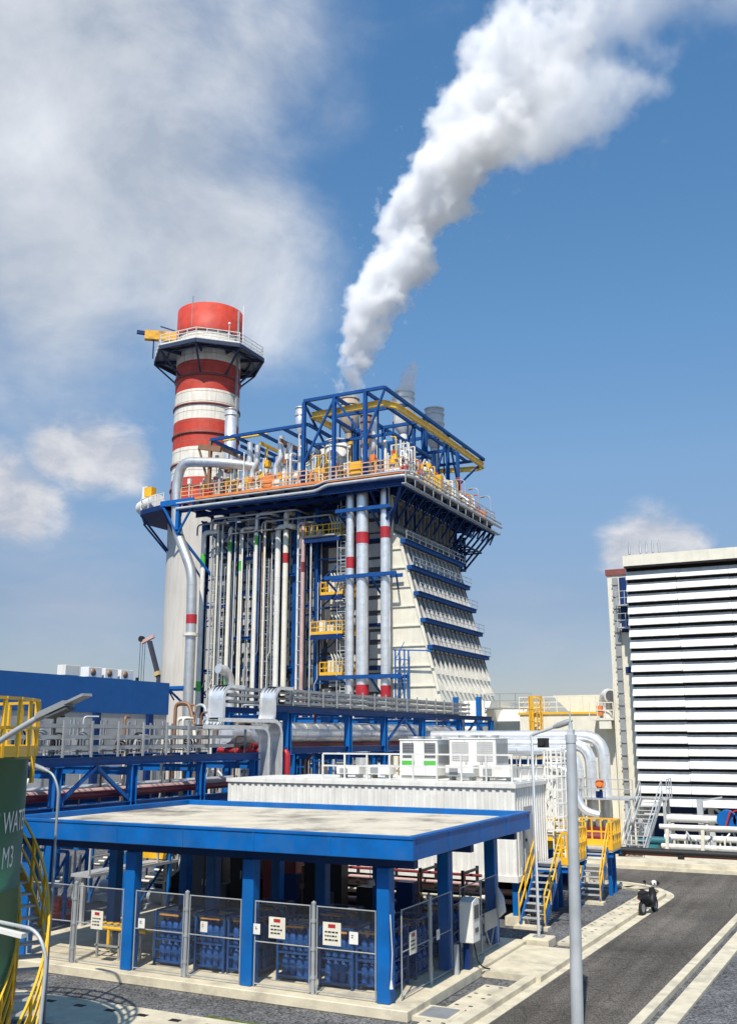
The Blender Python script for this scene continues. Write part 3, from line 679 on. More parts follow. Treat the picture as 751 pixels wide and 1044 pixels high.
# ------------------------------------------------------------------ pipe racks along the plant axis
def rack(name, lab, ys, x0, x1, zt, zlow, y0, y1, braces, wcol=.3):
    t = thing(name, ((x0+x1)/2, (y0+y1)/2, 0), lab, 'pipe rack')
    for y in ys:
        for x in (x0, x1):
            m = MB(); m.ibeam((x,y,0),(x,y,zt-.33),wcol,wcol,(0,1,0)); m.box(x-.26,x+.26,y-.26,y+.26,zlow-.36,zlow-.32); m.box(x-.2,x+.2,y-.2,y+.2,zt-.33,zt-.3)
            link('column', m, BLUE, t)
        for z in (zt, zlow):
            m = MB(); m.ibeam((x0-wcol/2,y,z-.55),(x1+wcol/2,y,z-.55),.2,.3); link('cross_beam', m, BLUE, t)
    for x in (x0, x1):
        m = MB(); m.ibeam((x,y0,zt-.15),(x,y1,zt-.15),.24,.3); link('top_beam', m, DBLUE, t)
        m = MB(); m.ibeam((x,y0,zlow-.16),(x,y1,zlow-.16),.24,.3); link('lower_beam', m, DBLUE, t)
    for a, b in braces:
        mid = (a+b)/2
        for s in ((a+.15, zlow+.05), (b-.15, zlow+.05)):
            m = MB(); m.bar((x0,s[0],s[1]),(x0,mid,zt-.35),.12,.12); link('brace', m, BLUE, t)
    return t
lowrack = rack('pipe_rack', 'low blue pipe rack beside the shelter carrying grey cable trays', (14.2,18.2,22.2,26.2,30.2,34.6,38.6), -25.0, -28.6, 5.68, 4.05, 12, 40.5, [(26.2,30.2),(18.2,22.2)])
tallrack = rack('pipe_rack', 'tall blue pipe rack running past the boiler above the white building', (41.5,47.9,52.4,58.0,64.5,71.0), -25.0, -28.4, 7.85, 5.9, 39.8, 71.2, [(52.4,58.0),(64.5,71.0)], .34)
# cable trays
def tray(x, y0, y1, z, w, lab, cables=3):
    t = thing('cable_tray', (x, (y0+y1)/2, z), lab, 'cable tray', 'grey cable trays on the pipe racks')
    m = MB(); 
    for s in (-1, 1): m.box(x+s*w/2-.02, x+s*w/2+.02, y0, y1, z, z+.13)
    n = int((y1-y0)/.5)
    for k in range(n): yy = y0+.2+k*.5; m.box(x-w/2+.021, x+w/2-.021, yy, yy+.05, z+.01, z+.035)
    link('ladder_frame', m, TRAYG, t)
    m = MB(); rnd = random.Random(z*100+x)
    for k in range(cables):
        xx = x-w/2+.08+(w-.16)*k/max(1,cables-1); m.tube([(xx+rnd.uniform(-.03,.03), y0+(y1-y0)*q/6, z+.075) for q in range(7)], .035, 5)
    link('cables', m, RUBBER, t)
    return t
lv = ['lowest','middle','topmost']
for i, z in enumerate((5.95, 6.32, 6.7)):
    tray(-25.05, 14, 36.6-i*.0, z, .55, lv[i]+' grey cable tray on the front edge of the low rack')
    tray(-26.2, 14, 37.0, z, .55, lv[i]+' grey cable tray on the second line of the low rack')
for i, z in enumerate((7.92, 8.22, 8.52)):
    tray(-25.05, 40.8, 66, z, .6, lv[i]+' grey cable tray on the front edge of the tall rack')
    tray(-26.1, 37.6, 68, z, .6, lv[i]+' grey cable tray on the second line of the tall rack')
def posts(par, x, y0, y1, z0, z1, step, pat=1):
    n = int((y1-y0)/step)
    for k in range(n+1):
        m = MB(); y = y0+k*step; m.box(x+.3, x+.36, y-.04, y+.04, z0, z1)
        for z in (z0+.2, (z0+z1)/2, z1-.2): m.box(x-1.6, x+.299, y-.03, y+.03, z-.03, z)
        m.box(x-1.66, x-1.602, y-.04, y+.04, z0, z1); link('tray_support', m, TRAYG, par)
posts(lowrack, -25.0, 19.0, 36.0, 5.69, 6.95, 1.42); posts(lowrack, -28.9, 19.4, 40.0, 5.69, 7.1, 1.9); posts(tallrack, -25.0, 40.0, 66, 7.86, 8.78, 1.5)
# vertical drops of trays between the two levels
def drop(yc, x, zt, zb, w, rad, lab, back=1., d2=1.):
    t = thing('cable_tray_drop', (x, yc, zb), lab, 'cable tray', 'curved cable tray drops')
    # profile in (y,z): comes from +y at zt, bends down, leaves toward -y at zb
    pr = [(yc+1.6*back, zt)]
    if d2 <= 0:
        for k in range(9): a = math.pi/2*k/8; pr.append((yc-rad+rad*math.sin(a), zt-rad+rad*math.cos(a)))
    else:
      for k in range(9): a = math.pi/2*k/8; pr.append((yc+rad-rad*math.sin(a), zt-rad+rad*math.cos(a)))
    if d2 > 0:
        for k in range(9): a = math.pi/2*k/8; pr.append((yc-rad+rad*math.cos(a), zb+rad-rad*math.sin(a)))
        pr.append((yc-rad-1.4*d2, zb))
    else: pr.append((yc, zb))
    m = MB()
    for s in (-1, 1):
        for p, q in zip(pr, pr[1:]): m.bar((x+s*w/2,*p),(x+s*w/2,*q),.03,.16,(1,0,0)) if False else m.bar((x+s*w/2,*p),(x+s*w/2,*q),.04,.16)
    for p, q in zip(pr, pr[1:]): m.bar((x,*p),(x,*q),w-.042,.02)
    link('cover_plate', m, ALU, t)
    m = MB()
    for k in range(4): xx = x-w*.36+k*w*.24; m.tube([(xx,p[0]+.06,p[1]+.05) for p in pr], .04, 5)
    link('cables', m, RUBBER, t)
drop(36.4, -25.6, 8.6, 6.75, .8, .55, 'curved cable tray drop joining the two racks farthest from the road')
drop(39.7, -25.0, 8.65, 6.9, .8, .6, 'curved cable tray drop joining the racks at the tall rack end')
drop(39.9, -24.6, 7.1, 2.0, .55, .7, 'grey cable tray bending down behind the white electrical building', -3.2, 0)
drop(39.0, -24.7, 6.8, 2.0, .5, .6, 'second grey cable tray bending down behind the electrical building', -3.2, 0)
random.seed(14)
for k in range(13):
    y = 20.5+k*1.35; x = -26.6-random.uniform(0,1.6); w_ = random.uniform(.3,.5); h_ = random.uniform(.5,1.0); m = MB()
    for q in range(4): m.tube([(x-q*.09,y+q*.07,5.75),(x-q*.09,y+q*.07,5.75+h_-q*.08),(x-q*.09,y+w_*2-q*.07,5.75+h_-q*.08),(x-q*.09,y+w_*2-q*.07,5.75)], .035, 6, .35)
    solo('cable_loop', m, [RUBBER,GALV,RUBBER,STEEL][k%4], '%s bundle of bent %s on the low rack top, counting from the tank' % (NTH[k], ['black cables','pale conduits','black cables','grey conduits'][k%4]), 'cables', 'bent cable bundles on the low rack')
# pipes in the racks
def pipe(name, pts, r, m_, lab, cat='pipe', group=None, bend=.5, n=12, bands=(), bandm=None, joints=0, parent=None):
    m = MB(); m.tube(pts, r, n, bend)
    if joints:
        for a, b in zip(pts, pts[1:]):
            a = Vector(a); b = Vector(b); L = (b-a).length; q = int(L/joints)
            for k in range(1, q):
                c = a.lerp(b, k/q); d = (b-a).normalized(); m.tube([c-d*.02, c+d*.02], r*1.025, n)
    o = solo(name, m, m_, lab, cat, group)
    for c, d, L, bm in bands:
        c = Vector(c); d = Vector(d); q = MB(); q.tube([c-d*L/2, c+d*L/2], r*1.045, n); link('colour_band', q, bm, o)
    return o
pipe('steam_pipe', [(-26.2,41,6.6),(-26.2,66,6.6)], .52, ALU, 'wide silver clad pipe lying in the tall rack', joints=1.2)
pipe('steam_pipe', [(-27.5,40,6.45),(-27.5,72,6.45)], .36, ALU, 'narrower silver clad pipe behind the wide one in the tall rack', joints=1.2)
pipe('red_pipe', [(-24.3,40.4,2),(-24.3,40.4,5.75),(-26.2,40.4,5.75),(-28.2,40.4,5.75)], .14, BRED, 'bright red fire pipe bending down at the tall rack end', bend=.3)
for i, (x, r, m_, lab) in enumerate(((-25.45,.13,DRED,'dark red pipe on the lower beams at the front of the low rack'),(-26.2,.16,PINK,'pinkish pipe on the lower beams of the low rack'),(-27.1,.2,ALU,'silver pipe on the lower beams of the low rack'),(-27.9,.1,DRED,'thin dark red pipe at the back of the low rack'))):
    pipe('rack_pipe', [(x,12.5,4.2+r),(x,40.3,4.2+r)], r, m_, lab, group=None)
for i, (x, z, r, m_, lab) in enumerate(((-26.0,5.05,.12,DRED,'dark red pipe under the tall rack near its front'),(-26.8,5.0,.1,BRONZE,'brownish pipe under the tall rack'),(-27.6,5.05,.14,GALV,'grey pipe under the tall rack near its back'))):
    pipe('rack_pipe', [(x,40,z+.95),(x,71,z+.95)], r, m_, lab)
random.seed(11)
# equipment standing below the low rack, seen under the shelter roof
for k, (x, y, h) in enumerate(((-24.3,31.4,2.2),(-22.9,33.4,1.8),(-24.6,34.8,2.6),(-26.5,28.4,2.4),(-27.5,32.4,2.8))):
    t = thing('pump_skid', (x,y,0), ['blue framed pump skid with yellow guard behind the shelter','low blue framed pump skid near the electrical building','tall blue framed skid with pale pipes beside the rack column','blue framed skid with red valve under the low rack','tallest blue framed skid deep under the low rack'][k], 'pump skid', 'pump skids by the low pipe rack')
    m = MB()
    for a in (-.7,.7):
        for b in (-.5,.5): m.bar((x+a,y+b,0),(x+a,y+b,h),.1,.1)
    for b in (-.5,.5):
        m.bar((x-.7,y+b,h),(x+.7,y+b,h),.1,.1); m.bar((x-.7,y+b,.2),(x+.7,y+b,h-.1),.07,.07)
    link('frame', m, BLUE, t)
    m = MB(); m.cyl((x-.5,y,.55),(x+.2,y,.55),.26,12); m.cyl((x+.2,y,.55),(x+.5,y,.55),.14,10); m.box(x-.6,x+.6,y-.3,y+.3,.02,.25); link('pump', m, [GALV,BRED,CREAM,RED,GALV][k], t)
    m = MB()
    for q in range(4): yy = y-.4+q*.26; m.tube([(x-.65,yy,h*.5+.1*q),(x+.5,yy,h*.5+.1*q),(x+.5,yy,h-.2)], .05, 8, .2)
    link('pipework', m, [CREAM,PINK,CREAM,GALV,CREAM][k], t)
    if k == 0: m = MB(); m.box(x-.6,x+.6,y-.62,y-.56,h-.25,h+.05); link('guard', m, YEL, t)
m = MB(); rail(m, [(-23.6,26.6,1.9),(-23.6,31.4,1.9)], 1.1, 1.2, .03, (1.,.5)); m.box(-24.4,-23.55,26.6,31.4,1.8,1.9)
for y in (26.8,31.2): m.bar((-24.0,y,0),(-24.0,y,1.8),.12,.12)
solo('service_walkway', m, GALV, 'narrow grey walkway with handrail behind the shelter end', 'walkway')
# white equipment by the blue building seen through the rack
m = MB(); m.box(-34.5,-33.3,33,34.2,0,3.6); m.prism([(33,3.6),(34.2,3.6),(34.2,4.9),(33.5,4.9)],0,-34.4,-33.4); m.use(1).box(-33.29,-33.2,33.1,34.1,2.6,3.5)
solo('cable_hood', m, [WHITE, NAVY], 'white metal hood seen through the low pipe rack', 'hood')
# thicket of thin pipes where the racks meet the boiler
for k in range(26):
    x = -30.5-random.uniform(0,6); y = -x*random.uniform(1.3,1.5); z1 = random.uniform(4.5,8.2)
    pp = [(x,y,0),(x,y,z1),(x+random.uniform(.5,1.4),y+random.uniform(-.3,.3),z1),(x+1.2,y,z1-random.uniform(.6,2.5))]
    pipe('pipe_loop', pp, random.uniform(.05,.1), [GALV,CREAM,BRONZE,GALV,ALU][k%5], 'narrow %s pipe loop, %s from the blue building in the thicket before the boiler' % (['grey','cream','brown','grey','silver'][k%5], NTH[k]), group='pipe loops between rack and boiler', bend=.3, n=8)
for k in range(26):
    y = 29+k*.46+random.uniform(-.1,.1); x = -26.6-random.uniform(0,2.6); z0 = random.choice([0,0,2.5]); z1 = random.choice([5.6,6.4,7.2])
    pp = [(x,y,z0),(x,y,z1),(x+random.uniform(-.4,.4),y+random.uniform(.3,.7),z1)] if k % 3 else [(x,y,z0),(x,y,z1*.5),(x+.35,y+.2,z1*.5+.3),(x+.35,y+.2,z1)]
    pipe('conduit_drop', pp, random.uniform(.03,.07), [GALV,CREAM,RUBBER,BRONZE,STEEL][k%5], '%s %s conduit standing inside the low rack, counting away from the tank' % (NTH[k], ['grey','cream','black','brown','dark grey'][k%5]), 'conduit', 'upright conduits inside the low rack', .15, 7)
for k in range(12):
    y = 41+k*2.4; x = -26.0-random.uniform(0,2); pp = [(x,y,0),(x,y,5.2),(x,y+.8,5.6),(x,y+.8,7.6)]
    pipe('conduit_drop', pp, random.uniform(.04,.09), [GALV,CREAM,DRED,STEEL][k%4], '%s %s pipe rising inside the tall rack, counting away from the tank' % (NTH[k], ['grey','cream','dark red','dark grey'][k%4]), 'pipe', 'rising pipes inside the tall rack', .15, 7)
# ------------------------------------------------------------------ long blue and grey building
t = thing('turbine_hall', (-60, 30, 0), 'long low grey building with a deep blue band along its roof', 'building')
m = MB(); m.box(-75, -50.02, -25, 64.3, 0, 8.1); link('wall', m, GREYW, t)
m = MB(); m.box(-75.1, -49.95, -25.1, 64.4, 8.1, 10.62); link('blue_band', m, mat('band_blue', (.002,.10,.34), .5, var=.1, streak=.1), t)
for y in (20,26,32,38,44,50,56,62):
    m = MB(); m.box(-50.018,-49.75,y-.3,y+.3,0,8.098); link('column', m, NAVY, t)
m = MB(); m.box(-50.018,-49.98,36,39,0,4.2); link('shutter', m, GREYW, t)
m = MB(); m.box(-50.018,-49.4,40.2,40.5,3.2,9.4); m.bar((-49.5,40.3,9.4),(-49.5,40.3,9.8),.1); link('downpipe', m, WHITE, t)
for k, y in enumerate((54.3, 56.7, 58.5, 60.3)):
    lab = ['plain box condenser nearest the camera on the blue roof','white condenser with dark fan, second along the blue roof','white condenser with dark fan, third along the blue roof','white condenser with dark fan at the far end of the blue roof'][k]
    t = thing('condenser', (-51.2, y, 10.62), lab, 'air conditioner', 'condensers on the blue roof')
    m = MB(); m.box(-51.7,-50.9,y-.72,y+.72,10.72,11.45); link('casing', m, WHITE if k else CREAM, t, .02)
    m = MB(); m.box(-51.65,-50.95,y-.6,y-.5,10.62,10.718); m.box(-51.65,-50.95,y+.5,y+.6,10.62,10.718); link('foot', m, STEEL, t)
    if k:
        m = MB(); m.lathe([(.001,.0),(.26,.0),(.28,.03),(.001,.03)], (0,0,0), 14); m.v = [(-50.9+c, y-.25+a, 11.08+b) for a, b, c in m.v]; link('fan', m, BRONZE, t)
# mobile crane far behind
t = thing('crane', (-99, 130, 0), 'distant dark crane boom with yellow rings behind the blue building', 'crane')
A = Vector((-105.4,130,21.9)); B = Vector((-99.4,130,6)); m = MB()
m.bar(A, A.lerp(B,.4), .62, .62); m.bar(A.lerp(B,.4), B, .8, .8); link('boom', m, mat('crane_boom', (.05,.045,.06), .5), t)
for f in (.32, .6): m = MB(); m.bar(A.lerp(B,f), A.lerp(B,f+.04), 1.0, 1.0); link('boom_ring', m, mat('boom_band', (.55,.40,.18), .6), t)
m = MB(); m.bar(A+Vector((.9,0,.9)), A+Vector((-1.6,0,-.1)), .5, .55); link('boom_head', m, PINK, t)
m = MB(); m.cyl(A+Vector((-1.7,-.3,.5)), A+Vector((-1.7,.3,.5)), .5, 12); link('sheave', m, BLACK, t)
m = MB()
for dx in (-1.9,-1.4,-.9): m.bar(A+Vector((dx,0,0)), (A.x+dx,130,1.5), .06)
m.box(A.x-2.4,A.x-2.0,129.8,130.2,14.8,16); link('hoist_rope', m, BLACK, t)
m = MB(); m.box(-103,-93,128.5,131.5,.8,2.6); m.box(-99.6,-97,128.6,131.4,2.602,6.2)
for x in (-102,-99.5,-96.5,-94): m.cyl((x,128.3,.6),(x,131.7,.6),.6,14)
link('carrier', m, YEL, t)
# ------------------------------------------------------------------ red and white chimney
KC = Vector((-62.6, 85.2, 0)); KR = 3.6
t = thing('chimney', KC, 'tall chimney with red and white bands and an eight sided gallery', 'chimney')
m = MB(); m.lathe([(KR+.12,0),(KR+.12,30.3)], KC, 56); link('concrete_shaft', m, CONC2, t)
zb = [(30.3,31.3,1),(31.3,33.6,0),(33.6,37.0,1),(37.0,40.2,0),(40.2,43.6,1),(43.6,47.0,0),(47.0,50.6,1),(50.6,53.75,0)]
zb[0] = (30.302, 31.3, 0)
STKW = mat('chimney_white', (.80, .75, .64), .6, var=.1, streak=.45)
for a, b, w in zb:
    m = MB(); k = KR+(.12 if a > 50 else 0); m.lathe([(k,a),(k,b)] + ([(k-.15,b),(k-.15,b-1.5)] if b > 53 else []), KC, 56)
    link('painted_band', m, STKW if w else RED, t)
for z in (32.6,35.2,38.6,41.9,45.3,50.55):
    m = MB(); m.lathe([(KR,z-.12),(KR+.14,z-.1),(KR+.14,z+.1),(KR,z+.12)], KC, 56); link('stiffening_ring', m, mat('ring_red', (.22,.06,.045), .6, streak=.2), t)
m = MB()
for z in [31.0+q*1.12 for q in range(20)]: m.lathe([(KR,z-.02),(KR+.012,z-.015),(KR+.012,z+.015),(KR,z+.02)], KC, 56)
for q in range(14):
    a = q*.9; z = 31.0+q*1.3; m.bar((KC.x+KR*math.cos(a),KC.y+KR*math.sin(a),z),(KC.x+KR*math.cos(a),KC.y+KR*math.sin(a),z+1.3),.03)
link('weld_seam', m, mat('seam_rust', (.35,.2,.13), .7), t)
def oct(r, z, n=8, a0=R(22.5)): return [Vector((KC.x+r*math.cos(a0+2*math.pi*k/n), KC.y+r*math.sin(a0+2*math.pi*k/n), z)) for k in range(n)]
o = oct(6.3, 48.3); i_ = oct(KR+.02, 48.3); m = MB()
for k in range(8):
    a, b, c, d = o[k], o[(k+1)%8], i_[(k+1)%8], i_[k]; dz = Vector((0,0,.1))
    m.add([a,b,c,d,a+dz,b+dz,c+dz,d+dz], [(3,2,1,0),(4,5,6,7),(0,1,5,4),(2,3,7,6)])
g_ = link('gallery_deck', m, STEEL, t)
m = MB()
for k in range(8): m.bar(o[k]-Vector((0,0,.2)), o[(k+1)%8]-Vector((0,0,.2)), .16, .42); m.bar(i_[k]-Vector((0,0,.22)), o[k]-Vector((0,0,.22)), .16, .4)
for k in range(8):
    b = oct(KR, 45.4)[k]; m.bar(o[k]-Vector((0,0,.4)), b, .18, .18)
    q = oct(5.0, 48.1)[k]; q2 = oct(5.0, 48.1)[(k+1)%8]; m.bar(q, q2, .12, .3); m.bar(q-Vector((0,0,.1)), o[(k+1)%8]-Vector((0,0,.2)), .08)
link('gallery_frame', m, mat('gallery_steel', (.03,.045,.09), .6, streak=.2), t)
m = MB(); rail(m, oct(6.2, 48.42), 1.2, 1.2, .035, (1.,.66,.33), .15, True); link('gallery_railing', m, WHITE, t)
m = MB(); m.bar((-62.4,81.5,51),(-62.4,81.5,54.6),.08); m.bar((-58.7,85.2,30.3),(-58.7,85.2,53.5),.25,.12); link('lightning_rod', m, STEEL, t)
m = MB(); p = oct(6.2,48.4)[7]+Vector((.0,.6,0)); m.tube([p,p+Vector((0,0,4.6))], .07, 6); p = p+Vector((-1.2,-.9,0)); m.tube([p,p+Vector((0,0,2.6))], .03, 6)
for z in (1.2,2.4): m.ball(tuple(p+Vector((0,0,z))), .16, 6)
solo('antenna_mast', m, WHITE, 'thin white antenna mast on the chimney gallery rim', 'antenna')
t2 = thing('davit_crane', (-67, 83, 49.6), 'yellow davit crane hanging off the chimney top', 'davit crane')
m = MB(); m.bar((-66.0,84.3,51.3),(-69.3,81.9,51.35),.75,1.05); link('jib', m, mat('davit_yellow', (.78,.40,.02), .5, dirt=(.05,.04,.03), dirt_amt=.6, dirt_scale=.9), t2)
m = MB(); m.bar((-69.25,81.95,51.6),(-70.0,81.3,51.65),.35,.4); m.bar((-66,84.2,51.9),(-68,83,52.6),.12); m.tube([(-68.4,82.4,51),(-68.4,82.4,48.5)],.08,6); m.bar((-65.9,84.4,48.5),(-65.9,84.4,53),.35); link('trolley', m, NAVY, t2)
# lower half gallery
t3 = thing('chimney_platform', (-66.5, 84, 29), 'lower chimney platform carrying a white tank on its outer side', 'platform')
oo = [Vector((KC.x+6.9*math.cos(a), KC.y+6.9*math.sin(a), 29.4)) for a in (R(120),R(157),R(195),R(235),R(270))]
ii = [Vector((KC.x+3.74*math.cos(a), KC.y+3.74*math.sin(a), 29.4)) for a in (R(120),R(157),R(195),R(235),R(270))]
m = MB()
for k in range(4):
    a, b, c, d = oo[k], oo[k+1], ii[k+1], ii[k]; dz = Vector((0,0,.5)); m.add([a,b,c,d,a+dz,b+dz,c+dz,d+dz], [(3,2,1,0),(4,5,6,7),(0,1,5,4),(2,3,7,6)])
link('deck', m, NAVY, t3)
m = MB(); rail(m, [p+Vector((0,0,.5)) for p in oo], 1.2, 1.3, .035); link('railing', m, WHITE, t3)
m = MB()
for p, q in zip(oo, ii): m.bar(p, q-Vector((0,0,3.6)), .18)
link('brace', m, NAVY, t3)
m = MB(); m.tube([(-68.9,82.6,31.0),(-65.2,80.6,31.0)], .8, 14); solo('horizontal_tank', m, WHITE, 'white horizontal drum lying on the lower chimney platform', 'drum')
m = MB(); m.box(-67.6,-66.6,81.2,82.0,31.85,32.9); m.use(1).box(-68.4,-67.7,81.8,82.4,31.85,33.2); solo('valve_cabinet', m, [YEL, WHITE], 'yellow and white cabinet above the white chimney drum', 'cabinet')

# ------------------------------------------------------------------ heat recovery boiler
HX0, HX1, HY, HZ = -54.0, -31.6, 70.0, 27.6
b = thing('recovery_boiler', (-44, 79, 0), 'huge steel boiler block with blue columns, roof deck and sloping pale inlet duct', 'boiler')
random.seed(21)
# casing recessed behind the piping
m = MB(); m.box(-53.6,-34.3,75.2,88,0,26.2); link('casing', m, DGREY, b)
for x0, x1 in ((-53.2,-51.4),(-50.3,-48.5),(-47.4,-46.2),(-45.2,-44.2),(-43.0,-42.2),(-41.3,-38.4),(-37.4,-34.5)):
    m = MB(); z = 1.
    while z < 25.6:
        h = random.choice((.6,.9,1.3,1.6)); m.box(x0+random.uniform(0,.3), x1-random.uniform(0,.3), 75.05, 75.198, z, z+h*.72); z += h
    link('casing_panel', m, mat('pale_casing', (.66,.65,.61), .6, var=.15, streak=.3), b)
m = MB()
for z in (4.5,8.2,11.9,15.6,19.3,23.0): m.box(-53.5,-34.4,74.86,75.048,z,z+.28)
link('buckstay', m, NAVY, b)
for x, w in ((-53.92,.55),(-50.85,.45),(-47.94,.55),(-45.74,.4),(-43.7,.75),(-41.8,.35),(-34.75,.6)):
    m = MB(); m.ibeam((x,74,0),(x,74,26.3),w,w,(0,1,0)); m.box(x-w/2,x+w/2,74-w/2-.03,74-w/2-.002,0,26.3); link('column', m, DBLUE, b)
for (x0, x1, z) in ((-53.6,-47.9,8.3),(-50.8,-47.9,22.2),(-50.8,-47.9,15.0),(-47.7,-45.7,15.2),(-45.5,-43.7,20.4),(-47.7,-45.7,19.0),(-53.6,-51,12.2),(-45.5,-43.9,12.3),(-43.4,-41.9,17.5),(-43.4,-41.9,22.6),(-53.6,-51,18.0),(-57.0,-53.0,10.6),(-41.5,-38.6,9.6),(-41.5,-38.6,25.0)):
    m = MB(); m.ibeam((x0,73.3,z),(x1,73.3,z),.22,.26); m.bar((x0+.1,73.3,z-.12),(x0+.1,74.1,z-.9),.1); m.bar((x1-.1,73.3,z-.12),(x1-.1,74.1,z-.9),.1); link('pipe_bracket', m, DBLUE, b)
for (x0, z0, x1, z1) in ((-56.0,24.6,-53.3,19.6),(-53.3,26.0,-51.0,22.8),(-50.8,26.2,-48.2,23.0)):
    m = MB(); m.bar((x0,72.4,z0),(x1,73.9,z1),.18); link('brace', m, NAVY, b)
for k, (x0, x1) in enumerate(((-53.9,-50.9),(-50.8,-48.0),(-47.9,-45.8),(-45.7,-43.8),(-43.6,-41.9),(-41.7,-38.8))):
    for q in range(11):
        m = MB(); z = 3.4+q*2.15+(k%3)*.5; m.bar((x0,73.75,z),(x1,73.75,z),.09,.11)
        if (q+k) % 3 == 0: m.bar((x0,73.8,z),(x1,73.8,z+2.15),.08)
        link('girt', m, DBLUE, b)
for k, (x, za, zb_) in enumerate(((-52.0,9,25),(-46.5,6,22),(-42.9,8,25.5))):
    m = MB()
    for s in (-.22,.22): m.bar((x+s,73.2,za),(x+s,73.2,zb_),.045)
    z = za+.2
    while z < zb_: m.bar((x-.22,73.2,z),(x+.22,73.2,z),.03); z += .32
    for q in range(int((zb_-za)/1.2)):
        zz = za+2+q*1.2
        if zz < zb_:
            hp = [(x+.38*math.cos(a),73.15-.5*math.sin(a),zz) for a in [math.pi*i/6 for i in range(7)]]
            for p, r_ in zip(hp, hp[1:]): m.bar(p, r_, .03, .06)
    for i in range(7): a = math.pi*i/6; m.bar((x+.38*math.cos(a),73.15-.5*math.sin(a),za+2),(x+.38*math.cos(a),73.15-.5*math.sin(a),zb_),.03)
    link('caged_ladder', m, GALV, b)
# inlet duct: side wall in the front plane, sloping face toward +x
DY0, DY1 = 72.5, 85.4
prof = [(-34.45,0),(-34.45,26.4),(-33.75,26.4),(-33.75,23.2),(-33.0,22.4),(-29.75,9.9),(-28.7,6.6),(-28.7,0)]
m = MB(); m.prism(prof, 1, DY0, DY1); d_ = link('inlet_duct', m, CREAM, b)
m = MB(); z = 2.2
while z < 22.5:
    xe = -33.0+(22.4-z)/(22.4-9.9)*3.25 if z > 9.9 else -29.75+(9.9-z)*.3
    m.box(-34.4, min(xe, -28.75)-.02, DY0-.12, DY0-.002, z, z+.1); z += 1.62
sl = [(-33.0,22.4),(-29.75,9.9)]
for yy in (DY0-.08,): m.bar((-33.0,yy,22.4),(-29.75,yy,9.9),.16,.22); m.bar((-33.75,yy,26),(-33.75,yy,23.2),.16,.2)
link('wall_rib', m, CREAM, d_)
def onslope(z, off=0.):
    f = (22.4-z)/12.5; return -33.0+3.25*f+off*.968, z+off*.252
m = MB()
zs = [22.16,19.9,17.7,15.48,13.3]
for i, z in enumerate(zs+[11.2]):
    zt_ = (zs+[11.2,9.9])[i+1] if i < 6 else 9.9
    n = 13
    for k in range(n):
        y = DY0+.5+(DY1-DY0-1.0)*k/(n-1)
        xa, za = onslope(z-.3,.0); xb, zb_ = onslope(max(zt_+.1,9.9),.0)
        m.add([(xa,y-.04,za),(xa+.1,y-.04,za),(xb+.4,y-.04,zb_),(xb,y-.04,zb_),(xa,y+.04,za),(xa+.1,y+.04,za),(xb+.4,y+.04,zb_),(xb,y+.04,zb_)], [(0,1,2,3),(7,6,5,4),(0,4,5,1),(1,5,6,2),(2,6,7,3),(3,7,4,0)])
link('face_rib', m, mat('pale_grey_rib', (.58,.57,.53), .6, streak=.25), d_)
for z in zs:
    x, zz = onslope(z, .35); m = MB(); m.box(x-.3,x+.14,DY0-.35,DY1+.35,zz-.14,zz+.14); m.box(x-.3,x+.3,DY0-.3,DY1+.3,zz+.142,zz+.19); link('stiffener_beam', m, DBLUE, d_)
    m = MB(); rail(m, [(x+.28,DY0-.3,zz+.19),(x+.28,DY1+.3,zz+.19)], .7, 1.3, .022, (1.,.5)); link('walk_rail', m, GALV, d_)
m = MB()
for i, z in enumerate(zs):
    za = z-.2; zb_ = (zs+[11.9])[i+1]+.1; p, q = onslope(za,.03), onslope(zb_,.03); m.add([(p[0],DY0+.1,p[1]),(p[0],DY1-.1,p[1]),(q[0],DY1-.1,q[1]),(q[0],DY0+.1,q[1])], [(0,3,2,1)])
for k in range(14): y = DY0+.35+k*.97; a, q = onslope(22,.05), onslope(12,.05); m.bar((a[0],y,a[1]),(q[0],y,q[1]),.1,.1)
m.add([(-33.742,DY0+.1,23.2),(-33.742,DY1-.1,23.2),(-33.742,DY1-.1,26.3),(-33.742,DY0+.1,26.3)], [(0,1,2,3)])
link('face_plate', m, mat('face_grey', (.20,.19,.175), .6, var=.2, streak=.3), d_)
m = MB(); m.box(-33.74,-33.4,DY0,DY1,23.3,23.6)
for k in range(14): y = DY0+.5+k*.92; m.box(-33.74,-33.35,y,y+.14,24.0,25.7)
link('upper_rib', m, MATS['face_grey'], d_)
# duct running to the turbine
t4 = thing('exhaust_duct', (-25, 79, 0), 'cream barrel shaped exhaust duct beside the boiler foot', 'duct')
m = MB(); m.prism([(72.6,1),(85.3,1),(85.3,7.0),(83,9.2),(75,9.2),(72.6,7.0)], 0, -28.6, -26.3); m.tube([(-26.3,79,5.2),(-24.2,79,5.2)], 3.6, 24); m.tube([(-24.2,79,4.6),(-21.8,79,4.6)], 2.6, 24); link('shell', m, CREAM, t4)
m = MB()
for x in (-28.5,-26.6): m.box(x,x+.35,72.2,72.58,0,9.4)
link('blue_frame', m, BLUE, t4)
m = MB(); m.box(-26.4,-22.6,73.6,75.6,8.5,8.6); rail(m, [(-26.4,73.6,8.6),(-22.6,73.6,8.6)], 1.05, 1.2, .025, (1.,.5)); link('catwalk', m, STEEL, t4)
